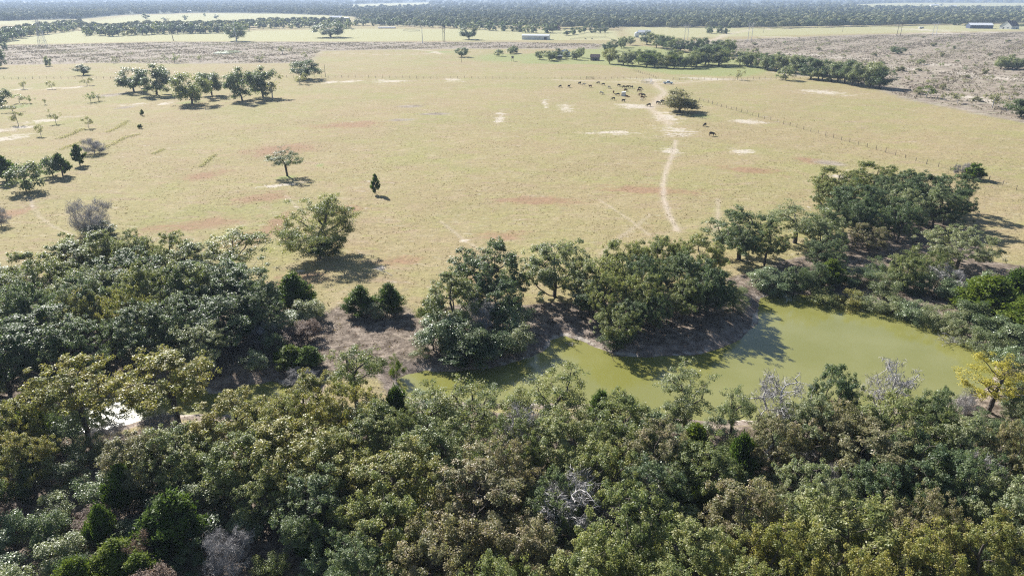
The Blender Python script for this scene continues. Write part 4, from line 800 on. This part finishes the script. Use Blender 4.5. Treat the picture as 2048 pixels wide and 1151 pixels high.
for px, py, L_, W_, lab in [(672, 38, 26, 14, 'wide pale roofed house at the end of the tree row'), (689, 41, 20, 12, 'smaller pale roofed house beside the wide one'), (372, 25, 32, 12, 'long pale roofed barn at the edge of the far clearing'), (425, 25, 18, 10, 'small pale roofed house behind the far clearing'), (405, 9, 30, 16, 'pale roofed building deep in the distant forest'), (530, 15, 26, 14, 'pale roofed house in the forest beyond the clearing'), (1288, 70, 16, 9, 'low pale roofed shed behind the white grain bin'), (1740, 36, 16, 10, 'pale roofed house in the forest edge beyond the scrub'), (1868, 12, 40, 18, 'big pale roofed barn in the farthest clearing'), (1905, 14, 30, 16, 'pale roofed house beside the barn in the farthest clearing'), (1030, 30, 16, 10, 'pale roofed house deep in the parkland trees'), (1280, 17, 24, 14, 'small white roofed house alone in the forest')]:
    gable('distant_house', lab, 'house', px, py, L_, W_, 3.6, 2.6, R(random.uniform(-25, 25)), WHITE, ROOFW, doors=[('f', 0, 2, 2.4, 0)], windows=[('f', L_ * .3, 2.2, 1.4, 1), ('f', -L_ * .3, 2.2, 1.4, 1)])
# grain bin
x, y, z = ground(1273, 75); r = empty('grain_bin', (x, y, z - .05)); tag(r, 'white round grain bin in the farmyard', 'grain bin')
MB().tube((0, 0, -.2), (0, 0, 5), 2.9, n=20).build('bin_wall', WHITE, r); MB().tube((0, 0, 5), (0, 0, 7), 3.1, .3, 20).build('roof', ROOFW, r)
for k in range(3): MB().tube((0, 0, 1.2 + k * 1.4), (0, 0, 1.3 + k * 1.4), 2.96, n=20).build('hoop', STEEL, r)
MB().box(0, -2.92, 1.1, 1.0, .1, 2.1).build('door', DARK, r)
# vehicles
def wheel(parent, x, y, z, rad, w):
    m = MB().tube((x, y - w / 2, z), (x, y + w / 2, z), rad, n=14); t = m.build('wheel', RUBBER, parent)
    s_ = 1 if y > 0 else -1; MB().tube((x, y + s_ * (w / 2 - .02), z), (x, y + s_ * (w / 2 + .02), z), rad * .6, n=12).build('rim', STEEL, t)
def pickup(px, py, rot, label, paint):
    x, y, z = ground(px, py); r = empty('pickup_truck', (x, y, z - .03), rot); tag(r, label, 'truck')
    MB().prism([(-2.85, .5), (2.8, .5), (2.88, .75), (2.75, 1.12), (1.35, 1.2), (1.3, 1.22), (-.9, 1.22), (-2.85, 1.22)], -.97, .97).build('body', paint, r)
    c = MB().prism([(1.35, 1.2), (.65, 1.88), (-.55, 1.92), (-.95, 1.22)], -.86, .86).build('cab', paint, r)
    for s_ in (-1, 1):
        MB().prism([(1.05, 1.28), (.58, 1.78), (.12, 1.80), (.12, 1.28)], s_ * .85, s_ * .875).build('window', GLASS, c)
        MB().prism([(.02, 1.28), (.02, 1.80), (-.48, 1.80), (-.72, 1.28)], s_ * .85, s_ * .875).build('window', GLASS, c)
        MB().box(2.80, s_ * .72, .92, .14, .34, .2).build('headlight', LAMPM, r); MB().box(-2.86, s_ * .86, 1.0, .06, .16, .34).build('tail_light', simple_red, r)
        MB().box(.95, s_ * 1.06, 1.32, .18, .2, .16).build('mirror', RUBBER, r)
    MB().poly((1.30, -.78, 1.27), (1.30, .78, 1.27), (.72, .72, 1.83), (.72, -.72, 1.83)).build('windscreen', GLASS, c)
    MB().box(-1.9, 0, 1.225, 1.75, 1.6, .03).build('bed_floor', RUBBER, r); MB().box(2.9, 0, .6, .14, 1.8, .22).build('bumper', STEEL, r); MB().box(-2.92, 0, .6, .12, 1.8, .2).build('bumper', STEEL, r)
    for wx in (1.85, -1.75):
        for s_ in (-1, 1): wheel(r, wx, s_ * .86, .40, .40, .28)
    return r
simple_red = simple('tail_lamp_red', (.35, .02, .02), .3, .5, .05, 4)
pickup(1336, 168, R(-8), 'pale blue pickup truck parked on the bare track by the fence', TRUCKP)
def trailer(px, py, rot):
    x, y, z = ground(px, py); r = empty('camper_trailer', (x, y, z), rot); tag(r, 'white camper trailer parked near the sandy farm track', 'trailer')
    MB().box(0, 0, 1.9, 8, 2.5, 2.4, .15).build('body', WHITE, r); MB().box(1.2, -1.27, 1.6, .8, .06, 1.9).build('door', GLASS, r)
    for p in (-2.4, 2.9): MB().box(p, -1.27, 2.2, 1.2, .06, .7).build('window', GLASS, r)
    for wx in (-.5, .5):
        for s_ in (-1, 1): wheel(r, wx, s_ * 1.0, .38, .38, .25)
    MB().tube((-4, 0, .7), (-5.2, 0, .5), .07).build('tow_bar', STEEL, r)
trailer(1842, 58, R(8))
# cattle feeder and box blind
x, y, z = ground(1247, 192); r = empty('cattle_feeder', (x, y, z), R(-12)); tag(r, 'white cattle feeder with open front standing among the herd', 'feeder')
MB().box(0, .95, 1.0, 2.6, .08, 1.8).box(-1.3, 0, 1.0, .08, 1.98, 1.8).box(1.3, 0, 1.0, .08, 1.98, 1.8).build('wall', WHITE, r)
MB().box(0, 0, .5, 2.5, 1.8, .4).build('trough', NAVY, r); MB().prism([(-1.2, 1.9), (1.2, 2.15), (1.2, 2.22), (-1.2, 1.97)], -1.5, 1.5).build('roof', ROOFW, r)
bpy.data.objects[r.children[-1].name].rotation_euler = (0, 0, R(90))
for s_ in (-1, 1): MB().tube((s_ * 1.0, -1.2, .08), (s_ * 1.0, 1.2, .08), .09).build('skid', STEEL, r)
x, y, z = ground(1025, 123); r = empty('hunting_blind', (x, y, z), .2); tag(r, 'small box hunting blind on tall legs beside the green lawn', 'blind')
MB().box(0, 0, 3.2, 1.7, 1.7, 1.7).build('cabin', WOODG, r); MB().box(0, 0, 4.12, 2.0, 2.0, .12).build('roof', DARK, r); MB().box(0, -.87, 3.5, 1.2, .06, .4).build('window', GLASS, r)
for a_ in (-1, 1):
    for b_ in (-1, 1): MB().tube((a_ * 1.0, b_ * 1.0, -.2), (a_ * .75, b_ * .75, 2.4), .06).build('leg', WOODG, r)
MB().tube((0, -1.7, 0), (0, -.9, 2.4), .04).build('ladder', WOODG, r)
# power poles
def pole(px, py, ty, label, mat, arm=2.4, group=None, r0=.28, lean=0.0, ins=True):
    x, y, z = ground(px, py); h = top_height(x, y, z, ty); r = empty('power_pole', (x, y, z), .25); tag(r, label, 'pole', group)
    r.rotation_euler = (0, lean, .15)
    MB().tube((0, 0, -.5), (0, 0, h), r0, r0 * .6).build('post', mat, r)
    if arm:
        a = MB().box(0, .2, h - .6, arm, .18, .2).build('crossarm', mat, r)
        for k in (-1, 0, 1): MB().tube((k * arm * .45, .2, h - .5), (k * arm * .45, .2, h - .1), .07).build('insulator', POLEG, a)
    return r
pole(347, 82, 37, 'dark leaning power pole before the long tree row', POLEW, 3.4, lean=R(-4), r0=.42)
pole(473, 84, 39, 'silver power pole in front of a dark oak', POLEG, 3.4, r0=.5)
pole(845, 86, 54, 'pale single power pole in the mown field', POLEG, 3, r0=.4)
pole(651, 154, 129, 'thin pole standing at the pasture fence', POLEW, 0, r0=.16)
pole(923, 125, 108, 'short thin pole in front of the small round tree', POLEW, 0, r0=.13)
for k, (px, py, ty) in enumerate([(1527, 66, 52), (1685, 64, 50), (1606, 94, 81), (2016, 110, 96), (1210, 74, 62), (1208, 66, 58)]):
    pole(px, py, ty, 'small wooden power pole with short crossarm in the scrub fields', POLEW, 2.0, 'small field poles', r0=.2)
def hframe(px, py, ty, gap, label, mat, group):
    x, y, z = ground(px, py); h = top_height(x, y, z, ty); r = empty('utility_pylon', (x, y, z), .1); tag(r, label, 'pylon', group)
    for s_ in (-1, 1): MB().tube((s_ * gap / 2, 0, -.5), (s_ * gap / 2, 0, h), .34, .2).build('post', mat, r)
    a = MB().box(0, .3, h - 2.2, gap * 2.2, .25, .35).build('crossarm', mat, r)
    for k in (-1, 0, 1): MB().tube((k * gap, .3, h - 2.4), (k * gap, .3, h - 3.8), .12).build('insulator', POLEG, a)
    MB().tube((-gap / 2, 0, h - 3), (gap / 2, 0, h - 8), .1).tube((gap / 2, 0, h - 3), (-gap / 2, 0, h - 8), .1).build('brace', mat, r)
    return r
HF = [hframe(888, 84, 53, 2.0, 'narrow two legged power frame in the mown field', POLEW, 'power frames'), hframe(1372, 80, 47, 4, 'two legged power frame by the farmyard trees', POLEG, 'power frames'), hframe(1499, 82, 44, 4.5, 'pale two legged power frame beside the winding track', POLEG, 'power frames'), hframe(1797, 72, 44, 5, 'dark two legged power frame by the sandy farm track', POLEW, 'power frames'), hframe(1868, 72, 44, 5, 'whitish two legged power frame next to the dark one', POLEG, 'power frames')]
# lattice tower
x, y, z = ground(86, 92); h = top_height(x, y, z, 36); r = empty('lattice_tower', (x, y, z), .3); tag(r, 'tall thin lattice power tower beside the slanting tree row', 'pylon')
b0, b1 = 3.6, .7
cor = lambda t: [(sx_ * (b0 + (b1 - b0) * t), sy_ * (b0 + (b1 - b0) * t), h * t) for sx_, sy_ in ((-1, -1), (1, -1), (1, 1), (-1, 1))]
for k in range(4): MB().tube(tuple(np.array(cor(0)[k]) - [0, 0, .4]), cor(1)[k], .16, .1, 5).build('leg', STEEL, r)
lv = [0, .18, .36, .52, .66, .78, .9, 1]
for a_, b_ in zip(lv[:-1], lv[1:]):
    m = MB(); A, B = cor(a_), cor(b_)
    for k in range(4): m.tube(A[k], B[(k + 1) % 4], .06, n=4); m.tube(A[(k + 1) % 4], B[k], .06, n=4); m.tube(B[k], B[(k + 1) % 4], .06, n=4)
    m.build('bracing', STEEL, r)
for t in (.74, .86, .97):
    MB().tube((-5, 0, h * t), (5, 0, h * t), .14, n=5).build('crossarm', STEEL, r)
# conductors between the frames
def wire(a, b, sag, label, group):
    t = np.linspace(0, 1, 17); P = np.array(a)[None] * (1 - t[:, None]) + np.array(b)[None] * t[:, None]; P[:, 2] -= sag * 4 * t * (1 - t)
    V, F = tubes(P[:-1], P[1:], np.full(16, .045), np.full(16, .045), 4); tag(link('power_line', np_mesh('power_line', V, F, STEEL)), label, 'wire', group)
tops = [Vector(o.location) + Vector((0, 0, 17)) for o in HF]
for a_, b_ in ((1, 2), (2, 3), (0, 1)):
    wire(tops[a_], tops[b_], 4, 'thin power line strung between two legged power frames', 'lines between power frames')
wire((x, y, z + h * .8), tuple(np.array(bpy.data.objects['power_pole'].location) + [0, 0, 18]), 3, 'thin power line from the lattice tower to the leaning pole', None)
# ------------------------------------------------------------------ fences
POST = MB().tube((0, 0, -.3), (0, 0, 1.35), .09, .08, 6).mesh('post', WOODG)
def fence(name, pts, step, label, wires=3, group=None):
    P = np.array([ground(*p)[:2] for p in pts]); s_ = np.concatenate([[0], np.cumsum(np.hypot(*np.diff(P, axis=0).T))]); n = max(2, int(s_[-1] / step) + 1)
    t = np.linspace(0, s_[-1], n); X = np.interp(t, s_, P[:, 0]); Y = np.interp(t, s_, P[:, 1]); Z = height(X, Y)
    r = empty(name, (X[0], Y[0], Z[0])); tag(r, label, 'fence', group)
    for k in range(n):
        o = link('post', POST, r); o.location = (X[k] - X[0], Y[k] - Y[0], Z[k] - Z[0]); q = random.uniform(.8, 1.25); o.scale = (random.uniform(.8, 1.4),) * 2 + (q,); o.rotation_euler = (random.gauss(0, .04), random.gauss(0, .04), 0)
    Q = np.stack([X - X[0], Y - Y[0], Z - Z[0]], 1)
    for w_ in range(wires):
        zz = np.array([0, 0, .35 + w_ * .38]); V, F = tubes(Q[:-1] + zz, Q[1:] + zz, np.full(n - 1, .012), np.full(n - 1, .012), 3); link('wire', np_mesh('wire', V, F, FWIRE), r)
fence('wire_fence', [(-20, 158), (300, 157), (650, 155), (900, 157), (1110, 158)], 4.5, 'long wire fence across the far side of the meadow')
fence('wire_fence', [(1110, 158), (1175, 158), (1240, 157), (1312, 158)], 4.0, 'wire fence behind the cattle herd ending at the gate')
fence('wire_fence', [(1346, 160), (1450, 160), (1560, 158), (1600, 158)], 4.0, 'wire fence along the green pasture behind the parked truck')
fence('wire_fence', [(1399, 201), (1480, 224), (1560, 246), (1700, 285), (1860, 330), (2005, 371), (2060, 388)], 4.5, 'wire fence running slantwise past the lone brownish oak')
fence('wire_fence', [(1268, 142), (1290, 149), (1316, 157)], 4.0, 'short wire fence climbing from the gate towards the creek trees')
def pen(name, label, pts, rails=4, hgt=1.5, mat=None):
    P = [ground(*p) for p in pts]; r = empty(name, P[0]); tag(r, label, 'pen'); o0 = np.array(P[0])
    for a_, b_ in zip(P[:-1], P[1:]):
        a_, b_ = np.array(a_) - o0, np.array(b_) - o0; m = MB()
        for k in range(rails): zz = np.array([0, 0, .3 + k * (hgt - .3) / (rails - 1)]); m.tube(a_ + zz, b_ + zz, .05, n=5)
        m.build('rail_panel', mat or STEEL, r)
    for p in P: p = np.array(p) - o0; MB().tube(p - [0, 0, .3], p + [0, 0, hgt + .15], .07, n=6).build('post', mat or STEEL, r)
pen('cattle_pen', 'small pale pipe pen beside the parked truck', [(1283, 166), (1292, 163), (1304, 163), (1300, 168), (1292, 168)])
pen('cattle_pen', 'round pipe corral in the mown far field', [(806, 62), (812, 60), (830, 60), (839, 61), (838, 63), (820, 64), (806, 62)], mat=WOODG)
pen('cattle_pen', 'row of dark cattle pens behind the long white barn', [(1140, 80), (1160, 77), (1185, 76), (1212, 76), (1222, 79)], mat=WOODG)
pen('cattle_pen', 'wooden gate panels at the end of the herd fence', [(1172, 158), (1182, 158), (1188, 159)], mat=WOODG)
# ------------------------------------------------------------------ cattle: one continuous skinned body each
def cow_mesh(name, graze):
    V = [(-.85, 0, 1.22), (-.30, 0, 1.12), (.42, 0, 1.12), (.80, 0, 1.10 if graze else 1.28)]
    rad = [.27, .40, .37, .22]; E = [(0, 1), (1, 2), (2, 3)]
    head = [(1.12, 0, .62), (1.34, 0, .36), (1.46, 0, .14)] if graze else [(1.10, 0, 1.48), (1.34, 0, 1.50), (1.62, 0, 1.32)]
    p = 3
    for q, rr_ in zip(head, (.14, .15, .09)): V.append(q); rad.append(rr_); E.append((p, len(V) - 1)); p = len(V) - 1
    hd = len(V) - 2
    for s_ in (-1, 1):
        hx, hy, hz = V[hd]; V.append((hx - .08, s_ * .26, hz + .10)); rad.append(.05); E.append((hd, len(V) - 1))
        for root, ch in ((0, [(-.80, s_ * .22, .82, .17), (-.92, s_ * .22, .50, .085), (-.84, s_ * .22, .26, .06), (-.82, s_ * .22, .02, .065)]), (2, [(.46, s_ * .22, .78, .15), (.50, s_ * .21, .44, .08), (.48, s_ * .21, .22, .06), (.50, s_ * .21, .02, .065)])):
            p = root
            for vx, vy, vz, rr_ in ch: V.append((vx, vy, vz)); rad.append(rr_); E.append((p, len(V) - 1)); p = len(V) - 1
    p = 0
    for q, rr_ in (((-1.14, 0, 1.22), .05), ((-1.20, 0, .80), .03), ((-1.19, 0, .50), .05)): V.append(q); rad.append(rr_); E.append((p, len(V) - 1)); p = len(V) - 1
    me = bpy.data.meshes.new(name); me.from_pydata(V, E, []); o = bpy.data.objects.new(name, me); col.objects.link(o)
    sk = o.modifiers.new('skin', 'SKIN'); sk.use_smooth_shade = True; sub = o.modifiers.new('sub', 'SUBSURF'); sub.levels = 1; sub.render_levels = 1
    for k, v in enumerate(me.skin_vertices[0].data): v.radius = (rad[k], rad[k]); v.use_root = (k == 1)
    dg = bpy.context.evaluated_depsgraph_get(); dg.update(); out = bpy.data.meshes.new_from_object(o.evaluated_get(dg)); out.name = name
    bpy.data.objects.remove(o); return out
COWG, COWS = cow_mesh('grazing_cow', True), cow_mesh('standing_cow', False)
HIDE = {'black': simple('black_hide', (.018, .015, .014), .7, .25, .2, 3), 'brown': simple('brown_hide', (.13, .055, .028), .7, .25, .2, 3), 'white': simple('cream_hide', (.62, .54, .43), .75, .2, .12, 2)}
for m in (COWG, COWS): m.materials.clear(); m.materials.append(HIDE['black'])
COWS_AT = [(1120, 175, 'black'), (1138, 175, 'black'), (1159, 169, 'black'), (1168, 172, 'white'), (1180, 175, 'brown'), (1196, 168, 'black'), (1206, 171, 'black'), (1218, 177, 'white'), (1203, 189, 'white'), (1238, 173, 'black'), (1248, 176.5, 'black'), (1255.5, 176.5, 'black'), (1263, 176.5, 'black'), (1251.5, 183, 'brown'), (1280, 179.5, 'black'), (1278, 184, 'brown'), (1227, 187, 'brown'), (1235, 191.5, 'black'), (1254, 194, 'brown'), (1280, 192, 'brown'), (1287, 193, 'black'), (1285, 198, 'brown'), (1283, 201, 'white'), (1226, 200, 'black'), (1247, 204, 'black'), (1297, 213, 'black'), (1316, 208, 'black'), (1322, 208, 'black'), (1326, 206, 'black'), (1409, 253, 'black'), (1424, 272, 'black'), (1171, 79, 'black'), (1184, 79, 'black')]
COWLAB = {'black': 'black cow grazing in the herd on the dry meadow', 'brown': 'reddish brown cow in the herd near the feeder', 'white': 'cream white cow in the herd on the dry meadow'}
for k, (px, py, c) in enumerate(COWS_AT):
    x, y, z = ground(px, py); g_ = random.random() < .72
    o = link('cow', COWG if g_ else COWS, None, HIDE[c]); o.location = (x, y, z - .01); sc_ = random.uniform(.92, 1.1) * (.7 if k in (22, 18) else 1); o.scale = (sc_,) * 3
    o.rotation_euler = (0, 0, random.choice([0, math.pi]) + random.gauss(0, .7))
    lab, grp = COWLAB[c], 'herd of cattle'
    if px > 1400: lab, grp = 'black cow standing apart past the lone brownish oak', 'cows apart from the herd'
    elif 1310 < px: lab, grp = 'black cow close to the shade of the lone brownish oak', 'cows by the lone oak'
    elif py < 100: lab, grp = 'black cow in the pens behind the white barn', 'cows in the pens'
    tag(o, lab, 'cow', grp)
# ------------------------------------------------------------------ fallen wood in the pond
def fallen(name, label, a, b, r0, r1, nb, seed, zoff=.15, parent_mat=BARKG):
    g = np.random.default_rng(seed); A = np.array(a, float); B = np.array(b, float); L_ = np.linalg.norm(B - A); t = np.linspace(0, 1, 8)
    P = A[None] * (1 - t[:, None]) + B[None] * t[:, None]; P[1:-1] += g.normal(size=(6, 3)) * L_ * .015; P[:, 2] += np.sin(t * 3.14) * L_ * .03
    rr_ = r0 + (r1 - r0) * t; parts = [tubes(P[:-1], P[1:], rr_[:-1], rr_[1:], 6)]
    r = empty(name, tuple(A)); tag(r, label, 'branch' if r0 < .1 else 'log')
    V, F = merge(parts); link('stem', np_mesh('stem', V - A, F, parent_mat, True), r)
    for k in range(nb):
        s_ = g.uniform(.35, .98); p0 = A * (1 - s_) + B * s_; p0[2] += np.sin(s_ * 3.14) * L_ * .03
        d = unit((B - A) / L_ + g.normal(size=3) * [.6, .6, .3] + [0, 0, .3]); p1 = p0 + d * g.uniform(.8, 2.2); p2 = p1 + unit(d + g.normal(size=3) * .5) * g.uniform(.4, 1.2); p2[2] = max(p2[2], WATER_Z - .2)
        tw = [p1 + unit(d + g.normal(size=3) * .7) * g.uniform(.4, 1.0) for _ in range(4)]
        S0 = np.array([p0, p1] + [p1] * 4); S1 = np.array([p1, p2] + tw); V, F = tubes(S0, S1, np.array([.035, .025] + [.016] * 4), np.array([.025, .008] + [.006] * 4), 3)
        link('branch', np_mesh('branch', V - A, F, parent_mat, True), r)
def w3(px, py, z): p = flat(px, py, z); return (p[0], p[1], z)
fallen('fallen_tree', 'bleached fallen tree reaching from the shore into the pond', w3(1982, 690, -.2), w3(1888, 684, -.85), .16, .04, 18, 5)
fallen('fallen_branch', 'dark branch lying at the edge of the bare point', w3(1208, 694, -.1), w3(1224, 712, -.85), .07, .03, 4, 6, parent_mat=BARK)
fallen('fallen_branch', 'pale stick floating by the small beach', w3(1130, 684, -.85), w3(1143, 692, -.86), .05, .02, 2, 8)
fallen('fallen_tree', 'pale dead stem leaning below the leafless grey tree', tuple(np.array(from_top(1490, 945, 2.0)) + [0, 0, 0]), tuple(np.array(from_top(1545, 880, 5.0)) + [0, 0, 4.4]), .16, .07, 9, 9)
fallen('fallen_branch', 'grey dead branches lying in the meadow by the wide lone oak', tuple(np.array(ground(785, 552)) + [0, 0, .2]), tuple(np.array(ground(752, 543)) + [0, 0, .5]), .06, .02, 9, 10)
# small stock pond in the scrub
sp = [flat(425, 108), flat(440, 102), flat(470, 101), flat(485, 104), flat(460, 108)]
m = MB(); m.poly(*[(p[0], p[1], .32) for p in sp]); o = m.build('stock_pond', wm); tag(o, kind='structure')

# ------------------------------------------------------------------ dry grass: tufts over the meadow, and brushy rows
GRASS = leaf_mat('dry_grass', [(0.235, 0.202, 0.097), (0.319, 0.265, 0.139), (0.395, 0.332, 0.189)], transl=.4, rough=.9, spec=.05, tint_t=(1.1, 1.05, .9))
def tufts(n, r0, r1, a0, a1, wd, ht):
    r = np.sqrt(rng.uniform(r0 ** 2, r1 ** 2, n)); a = np.radians(rng.uniform(a0, a1, n)); X, Y = np.sin(a) * r, np.cos(a) * r
    return X, Y
X, Y = tufts(110000, 92, 420, -42, 42, .3, .2)
ok = rng.random(len(X)) < sstep(430, 150, np.hypot(X, Y)) * .9 + .02
for P in (WOOD_LEFT, WOOD_MID, WOOD_NEAR): ok &= poly_sd(X, Y, shape(P)) > 0
ok &= (poly_sd(X, Y, POND) > 2.5) & (poly_sd(X, Y, CREEK) > 2)
ok &= (wob(X, Y, .09, 1) + .5 * wob(X, Y, .5, 2) + rng.normal(0, .45, len(X))) > -.05
X, Y = X[ok], Y[ok]; n = len(X); q = 2
C = np.stack([X, Y, height(X, Y)], 1); C = np.repeat(C, q, 0) + np.concatenate([rng.normal(0, .12, (n * q, 2)), rng.uniform(.01, .06, (n * q, 1))], 1)
Nn = np.concatenate([rng.normal(size=(n * q, 2)), rng.uniform(.7, 2.2, (n * q, 1))], 1); sz = np.repeat(rng.uniform(.08, .19, n), q)
V, F = leaf_geo(C, Nn, sz, sz * .6, rng); me = np_mesh('dry_grass', V, F, GRASS); tint = np.repeat(.5 + .28 * wob(X, Y, .16) + rng.normal(0, .16, n), q) + rng.normal(0, .1, n * q)
face_attr(me, 'tint', np.clip(tint, 0, 1)); tag(link('dry_grass', me), 'short tufted dry grass of the meadow', 'grass', kind='stuff')
ROWG = leaf_mat('pale_row_grass', [(.36, .35, .17), (.48, .45, .25), (.58, .54, .34)], transl=.3, rough=.9, spec=.05, tint_t=(1.1, 1.1, .8))
for pts_, wd, ht, dk in [([(118, 277), (145, 268), (165, 258)], 1.4, .8, .5), ([(215, 264), (240, 252), (256, 242)], 1.4, .9, .5), ([(196, 303), (225, 290), (250, 275), (278, 268)], 1.2, 1.3, .2), ([(120, 300), (150, 288), (185, 278)], 1.3, .7, .55), ([(402, 333), (430, 310)], .8, .5, .7), ([(305, 308), (328, 298)], .7, .5, .7)]:
    P = shape(pts_); k = 620; t = rng.uniform(0, 1, k) * (len(P) - 1); i0 = np.minimum(t.astype(int), len(P) - 2); f = (t - i0)[:, None]; Q = P[i0] * (1 - f) + P[i0 + 1] * f + rng.normal(0, wd * .55, (k, 2))
    C = np.concatenate([Q, (height(Q[:, 0], Q[:, 1]) + rng.uniform(0, ht * .3, k))[:, None]], 1); V, F = leaf_geo(C, rng.normal(size=(k, 3)) * .5 + [0, .3, 1.2], .24, .14, rng); me = np_mesh('brush_row', V, F, ROWG); face_attr(me, 'tint', np.clip(rng.normal(dk + .25, .25, k), 0, 1))
    tag(link('brush_row', me), 'low brushy row of tall pale grass in the meadow', 'grass', kind='stuff')
SCRUB = leaf_mat('scrub_brush', [(.17, .14, .11), (.28, .245, .185), (.34, .335, .21)], transl=.3, rough=.9, spec=.05, tint_t=(1.1, 1.1, .9))
for poly, cnt, lab in (([(-200, 92), (80, 90), (340, 85), (620, 85), (1000, 85), (1210, 88), (1200, 97), (900, 97), (640, 101), (620, 125), (380, 127), (200, 125), (40, 129), (-200, 131)], 16000, 'low dry brush covering the strip under the power line'), ([(1400, 92), (1500, 80), (1700, 72), (2100, 64), (2300, 235), (2060, 245), (1800, 192), (1700, 157), (1480, 116)], 26000, 'low dry brush covering the sandy scrub')):
    P = shape(poly); lo, hi = P.min(0), P.max(0); Q = rng.uniform(lo, hi, (cnt * 4, 2)); Q = Q[poly_sd(Q[:, 0], Q[:, 1], P) < 0]; Q = Q[(wob(Q[:, 0], Q[:, 1], .05) + .6 * wob(Q[:, 0], Q[:, 1], .21, 1) + rng.normal(0, .4, len(Q))) > .1][:cnt]
    k = len(Q); C = np.repeat(np.concatenate([Q, (height(Q[:, 0], Q[:, 1]))[:, None]], 1), 3, 0) + np.concatenate([rng.normal(0, .5, (k * 3, 2)), rng.uniform(.05, .5, (k * 3, 1))], 1)
    V, F = leaf_geo(C, rng.normal(size=(k * 3, 3)) + [0, 0, .9], .42, .28, rng); me = np_mesh('scrub_brush', V, F, SCRUB); face_attr(me, 'tint', np.clip(np.repeat(.45 + .4 * wob(Q[:, 0], Q[:, 1], .03, 3) + rng.normal(0, .2, k), 3), 0, 1))
    tag(link('scrub_brush', me), lab, 'brush', kind='stuff')
# leaf litter and dead twigs on the bare banks
X, Y = tufts(60000, 60, 190, -42, 42, 0, 0); sdw = np.minimum(poly_sd(X, Y, POND), poly_sd(X, Y, CREEK))
ok = (sdw > .6) & ((poly_sd(X, Y, shape(WOOD_MID)) < 1) | (sdw < 9) | (poly_sd(X, Y, shape([(600, 640), (700, 600), (820, 610), (870, 660), (860, 740), (780, 760), (600, 760)])) < 0)) & (rng.random(len(X)) < .55)
X, Y = X[ok], Y[ok]; n = len(X); C = np.stack([X, Y, height(X, Y) + rng.uniform(.0, .08, n)], 1)
V, F = leaf_geo(C, rng.normal(size=(n, 3)) * .6 + [0, 0, .7], rng.uniform(.08, .2, n), rng.uniform(.05, .1, n), rng); me = np_mesh('leaf_litter', V, F, LEAF['rust']); face_attr(me, 'tint', np.clip(rng.normal(.6, .3, n), 0, 1))
tag(link('leaf_litter', me), 'dry leaf litter and weeds on the bare pond bank', 'leaf litter', kind='stuff')

# (haze)
bm = bmesh.new(); bmesh.ops.create_cube(bm, size=1); me = bpy.data.meshes.new('haze'); bm.to_mesh(me); bm.free()
hz_ = link('haze', me); hz_.scale = (96000, 96000, 75); hz_.location = (0, 0, -6 + 37.5)
hm = bpy.data.materials.new('haze'); hm.use_nodes = True; N = hm.node_tree.nodes; N.remove(N['Principled BSDF'])
pv = N.new('ShaderNodeVolumePrincipled'); pv.inputs['Color'].default_value = (.60, .75, 1.0, 1); pv.inputs['Density'].default_value = 1.35e-4; pv.inputs['Anisotropy'].default_value = .2
hm.node_tree.links.new(pv.outputs[0], N['Material Output'].inputs['Volume']); me.materials.append(hm)
tag(hz_, 'thin pale haze over the whole country', 'haze', kind='stuff')
